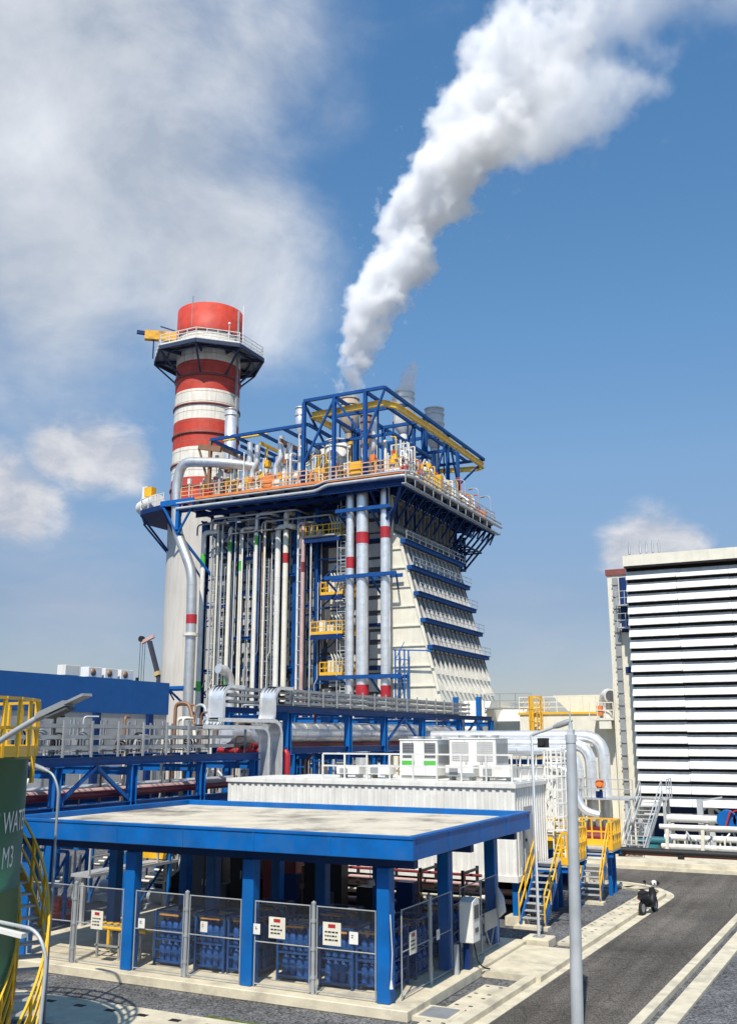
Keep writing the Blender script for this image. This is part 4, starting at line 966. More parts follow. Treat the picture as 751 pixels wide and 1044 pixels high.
# roof deck
m = MB(); m.box(HX0,HX1,HY,93.0,HZ-.12,HZ); link('roof_deck', m, STEEL, b)
m = MB(); m.box(HX0-.02,HX1+.02,HY-.04,HY-.002,HZ-.14,HZ+.08); m.box(HX1+.002,HX1+.04,HY,93.0,HZ-.14,HZ+.08); link('toe_board', m, ORANGE, b)
m = MB()
for x in [HX0+.2+k*1.8 for k in range(12)]: m.ibeam((x,HY+.1,HZ-.55),(x,75,HZ-.55),.2,.5)
for y in [HY+.2+k*2.4 for k in range(10)]: m.ibeam((HX1-.1,y,HZ-.56),(-40,y,HZ-.56),.2,.5)
for y in (HY+.1, 72.4, 74.8): m.ibeam((HX0,y,HZ-1.0),(HX1,y,HZ-1.0),.22,.4)
for x in (HX1-.1, -34.2, -36.5): m.ibeam((x,HY,HZ-1.02),(x,92.8,HZ-1.02),.22,.4)
link('deck_beam', m, NAVY, b)
for k, y in enumerate((86.5,87.8,89.1,90.4,91.7,92.8)):
    m = MB(); z1 = HZ-1.1; m.bar((HX1-.2,y,z1),(-35,y,z1-3.4),.16); m.bar((-35,y,z1),(-35,y,z1-3.6),.2); m.bar((HX1-.2,y,z1-.1),(HX1-.2,y-1.3,z1-1.3),.12)
    m.bar((-35,y,z1-3.5),(-39,y,z1-3.5),.16); m.bar((-35,y,z1-1.8),(-33.2,y,z1-1.8),.14); m.bar((-35,y,z1-3.5),(-35,y-1.3,z1-.2),.12); link('deck_bracket', m, NAVY, b)
m = MB(); m.bar((-35,86.5,HZ-4.6),(-35,92.8,HZ-4.6),.2); m.bar((-33.2,86.5,HZ-2.9),(-33.2,92.8,HZ-2.9),.16)
for x in (-35,-38): m.bar((x,92.6,HZ-1.2),(x,88.3,HZ-7.5),.2); m.bar((x,88.3,HZ-4.6),(x,92.6,HZ-4.6),.16); m.bar((x,88.3,HZ-1),(x,88.3,HZ-7.6),.2)
link('bracket_tie', m, NAVY, b)
for k in range(9):
    y = 71+k*1.9; m = MB(); m.bar((HX1-.15,y,HZ-1.1),(-33.6,y,HZ-3.6),.15); m.bar((-33.5,y,HZ-1),(-33.5,y,HZ-3.7),.14); m.bar((HX1-.9,y,HZ-1.1),(HX1-1.2,y+.95,HZ-2.1),.1); m.bar((HX1-.9,y+1.9,HZ-1.1),(HX1-1.2,y+.95,HZ-2.1),.1); link('deck_bracket', m, NAVY, b)
m = MB(); m.bar((-32.0,70.3,HZ-1.2),(-34.4,72.4,22.2),.2); m.bar((-34.1,70.3,HZ-1.2),(-37.9,70.6,HZ-1.2),.22); m.bar((-34.9,70.6,HZ-1),(-34.9,73.7,HZ-4),.2); link('brace', m, NAVY, b)
m = MB(); rail(m, [(HX0,HY+.05,HZ),(HX1-.05,HY+.05,HZ)], 1.15, 1.25, .035, (1.,.66,.33)); link('front_railing', m, mat('pale_orange', (.78,.42,.20), .5), b)
m = MB(); rail(m, [(HX1-.05,HY+.05,HZ),(HX1-.05,92.9,HZ),(-40,92.9,HZ)], 1.15, 1.25, .035, (1.,.66,.33)); link('side_railing', m, GALV, b)
m = MB(); rail(m, [(HX1+.45,HY-.5,HZ-1.1),(HX1+.45,92.9,HZ-1.1)], .9, 1.9, .03, (1.,)); m.bar((HX1+.3,HY-.5,HZ-1.15),(HX1+.3,92.9,HZ-1.15),.4,.08); link('outer_ledge', m, GALV, b)
# roof steelwork: tall bay and low bay
FX0, FX1, FZ = -41.2, -33.4, 35.25
m = MB()
def fr(x0, x1, y0, y1, z, s=.26):
    for y in (y0, y1): m.bar((x0,y,z),(x1,y,z),s,s)
    for x in (x0, x1): m.bar((x,y0,z),(x,y1,z),s,s)
fr(FX0, FX1, 70.3, 95, FZ)
for y in (75.2,80.2,85,90): m.bar((FX0,y,FZ),(FX1,y,FZ),.24,.3)
for x in (-38.3,-35.3): m.bar((x,70.3,FZ),(x,95,FZ),.22,.28)
fr(FX0, FX1, 72, 80, FZ-3.6, .22)
link('roof_frame', m, DBLUE, b)
for x, y in ((FX0,70.3),(-38.2,70.3),(-35.2,70.3),(FX0,80.2),(-38.2,80.2),(-33.6,79),(-33.6,85),(-34.4,89.8),(FX0,90),(-36,85),(-36.5,75.2),(-35.2,80.5),(-34.6,82),(-37,89.8),(-40,85)):
    m = MB(); m.ibeam((x,y,HZ),(x,y,FZ-.15),.3,.3,(0,1,0)); link('roof_column', m, DBLUE, b)
m = MB()
for a, c in (((FX0,70.3,29.5),(-38.2,70.3,35)),((FX0,70.3,35),(FX0,75.2,31.5)),((-38.2,70.3,35),(-35.2,70.3,31)),((FX0,75.2,31.5),(FX0,80.2,35)),((-35.2,70.3,30.8),(FX1,70.3,35)),((-34.4,89.8,31.3),(-33.6,95,35)),((-34.4,89.8,31.3),(-33.6,85.5,35)),((-38.2,80.2,28),(-35.2,80.5,35)),((-36,85,28),(-33.6,85,35)),((-36,85,35),(-33.6,79,29))): m.bar(a, c, .17)
link('frame_brace', m, DBLUE, b)
m = MB(); fr(-51.6, FX0, 71, 79, 33.3, .26)
for x in (-49,-46.4,-43.8): m.bar((x,71,33.3),(x,79,33.3),.22,.26)
link('roof_frame', m, DBLUE, b)
for x, y in ((-51.6,71),(-49.5,79),(-47.2,79),(-44.6,79),(-42.6,79)):
    m = MB(); m.ibeam((x,y,HZ),(x,y,33.15),.28,.28,(0,1,0)); link('roof_column', m, DBLUE if x > -50 else BRONZE, b)
m = MB(); m.bar((-52.9,71,32.6),(-51.6,71,28.8),.16); m.bar((-52.9,71,32.8),(-50.4,71,32.2),.3,.5); link('frame_brace', m, BRONZE, b)
# yellow monorail
m = MB(); mz = 34.15; loop = [(-40.9,75,mz),(-40.9,71.2,mz),(-33.9,71.0,mz),(-33.2,72.2,mz),(-33.0,80,mz),(-33.0,93.6,mz),(-34.0,94.3,mz),(-38,93.5,mz)]
for p, q in zip(loop, loop[1:]): m.ibeam(p, q, .34, .5)
solo('hoist_monorail', m, mat('hoist_yellow', (.80,.55,.10), .5, var=.15, streak=.2), 'yellow looped hoist rail under the tall blue roof frame', 'monorail')
m = MB(); m.ibeam((-51.2,72.5,33.75),(-46.4,72.5,33.75),.34,.45); solo('hoist_beam', m, MATS['hoist_yellow'], 'straight yellow hoist beam on the low blue roof frame', 'hoist beam')
# silencers and vents
def vent(x, y, z0, z1, r, mt, lab, cat='vent stack', rim=True, legs=True):
    t = thing('vent_stack', (x,y,HZ), lab, cat, 'vents on the boiler roof')
    m = MB(); m.lathe([(r*.45,z0-.9),(r,z0),(r,z1),(r*.86,z1),(r*.86,z1-1.5)], (x,y,0), 24); m.lathe([(r*.4,HZ),(r*.4,z0-.88)], (x,y,0), 12); link('barrel', m, mt, t)
    if rim:
        for z in (z1-.08, z1-.7, (z0+z1)/2):
            m = MB(); m.lathe([(r,z-.06),(r+.07,z-.05),(r+.07,z+.05),(r,z+.06)], (x,y,0), 24); link('hoop', m, mt, t)
    if legs:
        m = MB()
        for k in range(4): a = math.pi/4+k*math.pi/2; m.bar((x+r*math.cos(a),y+r*math.sin(a),HZ),(x+r*math.cos(a),y+r*math.sin(a),z0+.3),.12)
        link('leg', m, NAVY, t)
    return t
TAN = mat('tan_silencer', (.45,.36,.27), .6, streak=.4)
vent(-41.9, 80.2, 36.1, 38.7, .95, TAN, 'tan ribbed silencer breathing the thick steam plume')
vent(-38.7, 86, 37.2, 40.7, 1.12, mat('vent_white', (.80,.79,.76), .5, streak=.15), 'white silencer drum behind the steaming tan one')
vent(-37.8, 92, 37.2, 40.7, 1.02, mat('vent_grey', (.60,.60,.59), .5, streak=.2), 'grey silencer drum farthest back on the boiler roof')
vent(-55.0, 79, 33, 39.3, .6, ALU, 'slim silver vent beside the chimney', legs=False)
vent(-43.2, 73, 34.2, 35.8, .42, ALU, 'small silver vent at the tall frame corner', legs=False)
vent(-40.2, 74.5, 29.2, 32.6, 1.0, WHITE, 'fat white drum inside the tall blue roof frame', 'drum')
vent(-37.2, 74.5, 31.5, 34.6, .5, BRONZE, 'brown silencer inside the tall blue roof frame')
for k, (x, y, zt) in enumerate(((-48.6,72.3,32.9),(-47.9,72.5,32.6),(-45.2,72.2,33),(-44.6,72.8,32.4),(-35.9,72.4,33.5))):
    pipe('relief_pipe', [(x,y,HZ),(x,y,30.2),(x+.5,y,30.9),(x+.5,y,zt)], .26, ALU, '%s silver relief pipe bent under the blue roof frame, counting from the chimney' % NTH[k], group='relief pipes on the boiler roof', bend=.3)
random.seed(61)
for k in range(12):
    x = -51.2+k*.82; y = 72.5+random.uniform(0,4.5); zt = random.uniform(31.2,33.1); dx = random.uniform(-.6,.6)
    pipe('vent_line', [(x,y,HZ),(x,y,30.0),(x+dx,y,30.6),(x+dx,y,zt)], random.uniform(.07,.15), [ALU,CREAM,GALV,BRONZE][k%4], '%s slim %s vent line inside the low blue roof frame, counting from the chimney' % (NTH[k], ['silver','cream','grey','brown'][k%4]), 'pipe', 'slim vent lines inside the low roof frame', .25, 8)
for k in range(5):
    x = -50.6+k*2.1; m = MB(); m.bar((x,71.4,32.4),(x,77,32.4),.14,.3); m.bar((x,72.6,32.2),(x,72.6,31.0),.1); m.box(x-.3,x+.3,72.3,72.9,30.4,31.0)
    solo('hoist_trolley', m, [BRONZE,NAVY,YEL,BRONZE,NAVY][k], '%s %s hoist trolley hung in the low blue roof frame, counting from the chimney' % (NTH[k], ['brown','navy','yellow','brown','navy'][k]), 'hoist', 'hoist trolleys in the low roof frame')
# deck clutter along the front and right edges
random.seed(33)
def valve_set(x, y, kind, lab):
    t = thing('valve_set', (x,y,HZ), lab, 'valve', 'valves and boxes on the boiler roof deck')
    h = random.uniform(.9,1.6); m = MB(); m.tube([(x-.7,y,HZ+.45),(x+.7,y,HZ+.45)], .17, 8); m.tube([(x,y,HZ+.45),(x,y,HZ+h)], .07, 6)
    m.tube([(x-.7,y,HZ+.45),(x-.7,y+.5,HZ+.45),(x-.7,y+.5,HZ+2.2)], .1, 8, .2); m.cyl((x-.25,y,HZ+.45),(x-.18,y,HZ+.45),.3,10); m.cyl((x+.18,y,HZ+.45),(x+.25,y,HZ+.45),.3,10)
    link('body', m, [ALU,CREAM,BRONZE,GALV][kind%4], t)
    m = MB(); m.cyl((x,y,HZ+h),(x,y,HZ+h+.3),.3,10); m.box(x-.1,x+.3,y-.15,y+.15,HZ+h+.3,HZ+h+.6); link('actuator', m, [YEL,RED,YEL,WHITE,ORANGE][kind%5], t)
    return t
for k in range(15):
    x = -53.0+k*1.28; nm = ['yellow','red','yellow','white','orange'][k%5]
    valve_set(x, 71.3+random.uniform(0,1.4), k, '%s topped valve on the roof deck front, %s from the chimney end' % (nm, NTH[k]))
for k in range(12):
    y = 71+k*1.8; nm = ['yellow','red','yellow','white','orange'][k%5]
    valve_set(-32.7+random.uniform(-.5,.3), y, k, '%s topped valve on the roof deck side, %s from the front corner' % (nm, NTH[k]))
for k, (x, y, w, h, mt, lab) in enumerate(((-45.0,70.8,1.0,1.3,ORANGE,'orange cabinet on the roof deck front left of the tall frame'),(-44.2,70.9,.8,.9,WHITE,'white box beside the orange roof cabinet'),(-36.2,70.7,1.1,1.5,YEL,'yellow cage on the deck front at the tall frame corner'),(-32.4,72,.7,1.0,RED,'red hose cabinet near the deck front corner'),(-32.6,79.5,1.2,2.0,YEL,'large yellow cage halfway along the deck side'),(-32.5,83,1.1,1.5,CREAM,'cream cabinet beyond the yellow cage on the deck side'),(-32.4,91,1.0,1.1,ORANGE,'orange cabinet at the far end of the deck side'),(-51.7,70.8,.9,.8,RED,'red cabinet at the chimney end of the deck front'))):
    t = thing('deck_cabinet', (x,y,HZ), lab, 'cabinet'); m = MB(); m.box(x-w/2,x+w/2,y-.3,y+.35,HZ+.1,HZ+h); link('casing', m, mt, t, .03)
    m = MB(); m.box(x-w/2+.08,x+w/2-.08,y-.33,y-.302,HZ+.25,HZ+h-.12); m.box(x-w/2,x-w/2+.1,y-.25,y+.3,HZ,HZ+.098); m.box(x+w/2-.1,x+w/2,y-.25,y+.3,HZ,HZ+.098); link('door', m, mt, t)
for k in range(26):
    x = -53.2+k*.75; y = 71.6+random.uniform(0,4); h = random.uniform(1.6,4.4); c = random.choice([0,1,1,3])
    pipe('roof_pipe', [(x,y,HZ),(x,y,HZ+h),(x+random.uniform(-.9,.9),y+.6,HZ+h)], random.uniform(.06,.14), [ALU,CREAM,BRONZE,GALV][c], '%s upright pipe on the roof deck front, %s from the chimney end' % (['silver','cream','brown','grey'][c], NTH[k]), 'pipe', 'upright pipes on the roof deck', .25, 8)
for k in range(3):
    y = (84.5, 88.2, 91.8)[k]
    m = MB(); m.tube([(-31.7,y,HZ),(-31.7,y,HZ+2.4),(-31.85,y,HZ+2.75),(-32.4,y,HZ+2.8)], .035, 6, .2); m.use(1).tube([(-32.3,y,HZ+2.78),(-32.75,y,HZ+2.72)], .1, 6)
    solo('deck_lamp', m, [GALV, STEEL], '%s little bracket lamp along the far end of the deck side' % NTH[k], 'lamp', 'bracket lamps on the boiler deck')
random.seed(45)
for k in range(12):
    side = k >= 8
    x = -52.4+k*2.3 if not side else -32.9; y = 72.6+random.uniform(0,1.2) if not side else 73+(k-8)*4.4
    lab = '%s tangled valve skid %s' % (['pale','cream','grey','silver'][k%4], ('standing behind the roof deck front, %s from the chimney' % NTH[k]) if not side else 'along the roof deck side, %s from the corner' % NTH[k-8])
    t = thing('valve_skid', (x,y,HZ), lab, 'valve skid', 'valve skids on the boiler roof'); h = random.uniform(1.8,3.2)
    m = MB()
    for a in (-.8,0,.8):
        for c in (-.6,.6): m.bar((x+a,y+c,HZ),(x+a,y+c,HZ+h),.1)
    for z in (.9,1.8,h):
        for c in (-.6,.6): m.bar((x-.8,y+c,HZ+z),(x+.8,y+c,HZ+z),.08)
    link('frame', m, [CREAM,YEL,WHITE,ORANGE][k%4], t)
    m = MB()
    for q in range(7):
        a = random.uniform(-.8,.8); c = random.uniform(-.7,.5); z = random.uniform(.5,h); m.tube([(x+a,y+c,HZ),(x+a,y+c,HZ+z),(x+a+random.uniform(-.8,.8),y+c,HZ+z),(x+a*.4,y+c,HZ+z+.8)], random.uniform(.05,.13), 6, .15)
    link('pipework', m, [ALU,CREAM,GALV,ALU][k%4], t)
    for q in range(4): m = MB(); a = random.uniform(-.8,.8); z = random.uniform(.5,h); m.cyl((x+a,y-.75,HZ+z),(x+a,y-.62,HZ+z),random.uniform(.14,.26),8); link('handwheel', m, [RED,YEL,BRONZE,YEL][k%4], t)
random.seed(91)
for k in range(30):
    x = -53.6+k*.66; y = 70.4+random.uniform(0,3.5); h = random.uniform(1.6,4.6)
    m = MB(); m.tube([(x,y,HZ),(x,y,HZ+h)], random.uniform(.035,.06), 6); a = random.uniform(-.5,.5)
    if k % 3 == 0: m.box(x-.16,x+.16,y-.1,y+.1,HZ+h-.5,HZ+h)
    elif k % 3 == 1: m.tube([(x,y,HZ+h),(x+a,y,HZ+h+.15)], .04, 6); m.ball((x+a,y,HZ+h+.12), .14, 6)
    else: m.tube([(x,y,HZ+h*.6),(x+a*2,y,HZ+h*.6),(x+a*2,y,HZ)], .04, 6)
    solo('instrument_post', m, [WHITE,CREAM,GALV,WHITE,YEL][k%5], '%s slim %s instrument post on the deck front, counting from the chimney' % ((NTH+['twenty-seventh','twenty-eighth','twenty-ninth','thirtieth'])[k], ['white','cream','grey','white','yellow'][k%5]), 'post', 'instrument posts on the boiler deck front')
for k in range(16):
    y = 71+k*1.35; x = -32.1-random.uniform(0,1.2); h = random.uniform(1.4,3.4)
    m = MB(); m.tube([(x,y,HZ),(x,y,HZ+h),(x-.5,y,HZ+h)], .06, 6, .2); m.box(x-.2,x+.12,y-.2,y+.2,HZ+h*.4,HZ+h*.4+.5); m.tube([(x,y,HZ+.5),(x,y+.9,HZ+.5)], .08, 6)
    solo('instrument_post', m, [YEL,CREAM,YEL,RED][k%4], '%s %s instrument post on the deck side, counting from the front corner' % (NTH[k], ['yellow','cream','yellow','red'][k%4]), 'post', 'instrument posts on the boiler deck side')
# conduits along the front edge with a jog
for k, (dz, r) in enumerate(((0,.13),(.5,.08))):
    pipe('edge_conduit', [(-54.3,69.8,26.75+dz),(-39.6,69.75,26.75+dz),(-38.6,69.75,27.15+dz*.8),(-31.3,69.7,27.15+dz*.8),(-30.9,70.4,27.1+dz*.8),(-30.9,92.6,27.1+dz*.8)], r, GALV, ['thick grey conduit along the boiler deck edge with a jog','thin grey conduit above the thick one on the deck edge'][k], group=None, bend=.4)
# service platforms with yellow rails
for k, (x0, x1, z, w) in enumerate(((-42.6,-38.6,23.3,'topmost'),(-40.5,-38.4,18.2,'second from the top'),(-41.4,-38.4,14.85,'third from the top'),(-40.5,-38.4,11.4,'lowest'))):
    t = thing('service_platform', ((x0+x1)/2,73,z), '%s small platform with yellow railing in the boiler front' % w, 'platform', 'yellow railed service platforms')
    m = MB(); m.box(x0,x1,72.3,74.9,z-.1,z); m.box(x0-.05,x1+.05,72.25,72.4,z-.42,z-.11); link('deck', m, NAVY, t)
    m = MB(); rail(m, [(x0,74.8,z),(x0,72.35,z),(x1,72.35,z),(x1,74.8,z)], 1.1, .55, .035, (1.,.55), .25); link('railing', m, YEL, t)
    m = MB(); m.box(x0+.3,x0+.9,73.2,73.9,z+.0,z+1.3); m.box(x0+1.1,x0+1.6,73.2,73.9,z,z+.9)
    for q in range(4): m.tube([(x1-1.3+q*.3,73.2,z),(x1-1.3+q*.3,73.2,z+1.4),(x1-1.55+q*.3,73.2,z+2.0)], .07, 6)
    link('instrument', m, CREAM, t)
m = MB()
for x in (-38.7,-38.2): m.bar((x,72.6,8),(x,72.6,26.5),.06)
for k in range(58): m.bar((-38.7,72.6,8.2+k*.31),(-38.2,72.6,8.2+k*.31),.04)
for k in range(16): m.bar((-38.85,72.3,9+k*1.1),(-38.05,72.3,9+k*1.1),.05)
for x in (-38.85,-38.05): m.bar((x,72.3,9),(x,72.3,26),.05)
solo('boiler_ladder', m, GALV, 'grey caged ladder beside the thick silver risers', 'ladder')
# large silver risers with red bands
for x, r, zr, w in ((-37.1,.34,(20.6,),'narrow silver riser with one red band left of the thickest riser'),(-35.95,.52,(22.6,10.0),'thickest silver riser with two red bands on the boiler front'),(-33.85,.4,(22.9,9.9),'silver riser with red bands at the boiler corner before the pale duct')):
    pipe('riser_pipe', [(x,71.3,3),(x,71.3,27)], r, ALU, w, 'pipe', 'silver risers on the boiler front', n=18, joints=1.0, bands=[((x,71.3,z),(0,0,1),.95,BRED) for z in zr])
for (z, x0, x1), w in zip(((25.0,-38.2,-33.2),(19.35,-39.2,-32.6),(11.1,-37.8,-32.2)), ('topmost','middle','lowest')):
    m = MB()
    for y in (70.7, 71.95): m.bar((x0,y,z),(x1,y,z),.16,.3)
    m.bar((x0,70.7,z),(x0+.5,74,z-1.8),.14); m.bar((x1,70.7,z),(x1-1.2,74,z-1.8),.14); m.bar((-35,70.7,z),(-35,74,z-2),.14)
    for x in (-36.5,-34.6): m.bar((x,70.78,z+.01),(x,71.87,z+.01),.12,.2)
    solo('riser_support', m, DBLUE, w+' blue horizontal bracket clamping the silver risers', 'pipe support')
# ladder tower by the pale duct wall
m = MB()
for x in (-33.0,-32.2):
    for y in (71.3,72.1): m.bar((x,y,5),(x,y,13.2),.1)
for z in (6,7.6,9.2,10.8,12.4):
    m.bar((-33,71.3,z),(-32.2,71.3,z),.07); m.bar((-33,71.3,z),(-32.2,71.3,z+1.4),.05); m.bar((-32.2,71.3,z),(-32.2,72.1,z),.07)
m.bar((-33.2,71.3,13.2),(-29.8,71.3,13.0),.1); solo('ladder_tower', m, BLUE, 'slim blue ladder tower before the pale duct wall', 'tower')
# slender pipes on the boiler front:  x, diameter, colour, bands
sp_ = [(-53.2,.5,WHITE,[(22.4,LGREEN),(10.8,LGREEN)]),(-51.6,.2,CREAM,[]),(-51.0,.18,GALV,[]),(-50.25,.42,CREAM,[(23.4,LGREEN),(11.2,LGREEN)]),(-49.6,.16,GALV,[]),(-49.15,.28,CREAM,[(21.5,LGREEN)]),(-48.7,.16,WHITE,[]),(-47.15,.34,WHITE,[(23.6,LGREEN)]),(-46.75,.14,BRONZE,[]),(-46.35,.22,CREAM,[]),(-45.15,.58,WHITE,[]),(-44.55,.2,GALV,[]),(-44.25,.55,CREAM,[(21.8,BRED)]),(-43.05,.2,WHITE,[]),(-42.3,.36,PINK,[(20.8,DRED)]),(-41.6,.18,GALV,[]),(-52.3,.16,GALV,[]),(-47.6,.14,CREAM,[])]
spn = {WHITE:'white', CREAM:'cream', GALV:'grey', PINK:'pinkish', BRONZE:'brown'}
for k, (x, d, mt, bd) in enumerate(sorted(sp_, key=lambda q: q[0])):
    y = 72.6+random.uniform(-.3,.3); zt = random.uniform(24.6,26.3); zb0 = random.uniform(2,7)
    pts = [(x,y,zb0),(x,y,zt),(x+.3,y+2.2,zt)] if k % 3 else [(x,y,zb0),(x,y,zt),(x+1.4,y,zt),(x+1.4,y+2,zt)]
    d *= .9
    pipe('boiler_pipe', pts, d/2, mt, '%s upright pipe on the boiler front, %s from the chimney' % (spn[mt]+(' thick' if d > .36 else ' thin' if d < .15 else ''), NTH[k]), 'pipe', 'upright pipes on the boiler front', .4, 10, [((x,y,z),(0,0,1),.9,bm) for z, bm in bd], joints=1.5 if d > .22 else 0)
random.seed(71)
for k in range(34):
    x = -53.6+k*.37+random.uniform(-.12,.12); x = x if x < -41.3 else x; y = 73.1+random.uniform(-.3,1.2); mt = random.choice([WHITE,CREAM,GALV,STEEL,CREAM,ALU]); zb0 = random.uniform(2,9); zt = random.uniform(18,26.2)
    pts = [(x,y,zb0),(x,y,zt),(x+random.uniform(-.5,.5),y+1.0,zt)] if k % 4 else [(x,y,zb0),(x,y,zt*.55),(x+.3,y,zt*.55+.4),(x+.3,y,zt)]
    pipe('instrument_line', pts, random.uniform(.03,.065), mt, '%s hair thin upright line on the boiler front, counting from the chimney' % (NTH+['twenty-seventh','twenty-eighth','twenty-ninth','thirtieth','thirty-first','thirty-second','thirty-third','thirty-fourth'])[k], 'pipe', 'thin upright lines on the boiler front', .2, 6)
for k in range(5):
    z = (25.6,26.0,24.4,25.2,23.4)[k]; x0 = (-53.6,-52,-50,-46.5,-42.5)[k]; x1 = (-46,-43,-44,-39.5,-39)[k]
    pipe('header_pipe', [(x0,72.2,z-1),(x0,72.2,z),(x1,72.2,z),(x1,74.5,z)], .08, [STEEL,GALV,DGREY,STEEL,STEEL][k], '%s horizontal header pipe under the boiler deck from the chimney end' % NTH[k], group='header pipes under the boiler deck', bend=.4)
pipe('elbow_vent', [(-49.0,71.6,5),(-49.0,71.6,11.2),(-49.0,70.9,12.0),(-49.2,70.0,12.1)], .42, ALU, 'silver vent pipe with dark open mouth bent toward the rack', bend=.6, joints=1)
# big insulated pipe past the chimney
ALUD = mat('aluminium_weathered', (.66,.66,.64), .42, .7, var=.12, streak=.3)
pipe('insulated_pipe', [(-47.5,73,30.6),(-49.8,71.2,30.9),(-54.4,70.5,31.4),(-54.9,70.5,29.5),(-54.75,70.5,25.0),(-52.75,70.5,20.9),(-52.6,70.5,16),(-52.6,70.5,3)], .46, ALUD, 'fat silver pipe looping over the deck edge and down beside the chimney', bend=1.1, n=16, joints=1.1, bands=[((-52.6,70.5,16.6),(0,0,1),.8,BRED)])
m = MB(); m.bar((-56.2,70,27.4),(-52.4,70,27.4),.3,.5); m.bar((-54.2,70,27.2),(-54.2,70,24.8),.35,.35); m.bar((-56,70,27.2),(-54.2,70,24.4),.16); m.bar((-52.4,70,27.2),(-54.2,70,24.4),.16); m.bar((-54.2,70,24.6),(-52.5,73.8,20.5),.2)
solo('pipe_hanger', m, BLUE, 'blue hanger bracket holding the fat silver pipe at the deck edge', 'pipe support')
m = MB(); m.bar((-56,70.2,10.6),(-52.5,70.2,10.6),.24,.26); m.bar((-54.6,70.2,10.5),(-53.2,73,8),.16)
solo('pipe_hanger', m, BLUE, 'lower blue bracket steadying the fat silver pipe near the chimney foot', 'pipe support')
m = MB(); m.cyl((-52.6,70.5,15.1),(-52.6,70.5,15.35),.7,14); solo('pipe_clamp', m, CREAM, 'pale clamp collar round the fat silver pipe', 'clamp')

# ------------------------------------------------------------------ intake filter house with weather hoods
f = thing('filter_house', (-4, 66, 0), 'large white intake building with rows of horizontal weather hoods', 'building')
FXL, FXR, FY_, FZB, FZT = -12.62, 6.0, 62.4, 2.7, 17.6
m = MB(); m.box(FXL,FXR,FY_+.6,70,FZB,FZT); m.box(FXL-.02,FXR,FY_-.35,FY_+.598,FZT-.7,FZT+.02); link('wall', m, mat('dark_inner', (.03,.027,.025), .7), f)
m = MB(); m.box(FXL-.05,FXR,FY_-.4,70.05,FZT-.62,FZT+.06); m.box(FXL-.05,FXL-.002,FY_+.3,70,FZB,FZT-.622); link('cladding', m, CREAM, f)
n = 20; z0, z1 = 2.92, 16.72; HOOD = mat('hood_white', (.74,.73,.70), .5, var=.1, streak=.4, dirt=(.5,.46,.38), dirt_amt=.5, dirt_scale=.6)
for k in range(n):
    zk = z0+(z1-z0)*k/(n-1)-.56; m = MB()
    xs = [FXL+q*(FXR-FXL)/6 for q in range(7)]
    for xa, xb in zip(xs, xs[1:]):
        j = random.uniform(-.022,.022); i_ = random.uniform(-.02,.02); z_ = zk+j
        m.prism([(FY_-.1+i_,z_-.03),(FY_+.2,z_+.49),(FY_+.6,z_+.49),(FY_+.6,z_+.52),(FY_+.18,z_+.53),(FY_-.13+i_,z_+.01),(FY_-.13+i_,z_-.03)], 0, xa+.012, xb-.012)
    m.use(1)
    for xa in xs[1:-1]: m.bar((xa,FY_+.2,zk+.49),(xa,FY_-.14,zk+.02),.05,.012)
    link('weather_hood', m, [HOOD, GREYW], f)
m = MB()
for x in (-12.4,-8.6,-4.8,-1.0,2.8):
    for y in (FY_+.8,69.5): m.ibeam((x,y,0),(x,y,FZB),.3,.3)
m.ibeam((FXL,FY_+.3,FZB-.2),(FXR,FY_+.3,FZB-.2),.3,.4); m.bar((-9.8,FY_+.5,1.5),(-8.7,FY_+.5,FZB-.3),.16); m.bar((-7.4,FY_+.5,1.5),(-8.5,FY_+.5,FZB-.3),.16); link('support_frame', m, GALV, f)
m = MB()
for k, x in enumerate((-12.9,-12.2,-11.8,-11.4,-11.0)): m.tube([(x+.3,64,FZT),(x+.3,64,FZT+1.3)], .035, 6); m.tube([(x+.3,64,FZT+.5),(x+.3,64,FZT+1.1)], .08, 6)
m.bar((-12.6,64,FZT+.45),(-10.6,64,FZT+.45),.05); solo('antenna_array', m, GALV, 'row of thin antennas on the intake building roof', 'antenna')
m = MB(); m.box(-12.5,6,66,66.2,.02,2.65); link('back_screen', m, NAVY, f)  # dark sheet added to darken the space under the intake building
m = MB()
for z in (2.35,1.75): m.box(-12.4,6,FY_+.2,FY_+.4,z,z+.16)
link('white_beam', m, WHITE, f)
# service tower beside it
s_ = thing('stair_tower', (-14.1, 67.5, 0), 'narrow pale tower with red brown cap beside the intake building', 'tower')
m = MB(); m.box(-14.6,-12.7,66.0,69,0,17.1); link('wall', m, CREAM, s_)
m = MB(); m.box(-14.7,-12.66,65.9,69.05,17.1,17.5); link('cap', m, mat('cap_brown', (.22,.06,.05), .6), s_)
m = MB(); m.box(-14.25,-13.9,65.85,65.998,1,16.9)
for k in range(20): m.box(-14.3,-13.85,65.78,65.848,1.2+k*.8,1.28+k*.8)
link('cable_ladder', m, STEEL, s_)
m = MB(); m.box(-13.8,-12.9,65.9,65.998,13.2,16.9); link('louvre', m, NAVY, s_)
m = MB(); m.box(-13.7,-12.9,65.9,65.998,10.5,10.9); link('louvre', m, NAVY, s_)
for z in (14.9,13.4): m = MB(); m.box(-13.9,-12.8,65.2,65.898,z,z+.08); rail(m, [(-13.9,65.2,z+.08),(-12.8,65.2,z+.08)], .9, .6, .02, (1.,.5)); link('balcony', m, GALV, s_)
m = MB()
for x in (-14.6,-13.4,-13.1): m.box(x,x+.08,65.9,65.998,0,9.9)
link('seam', m, CREAM, s_)
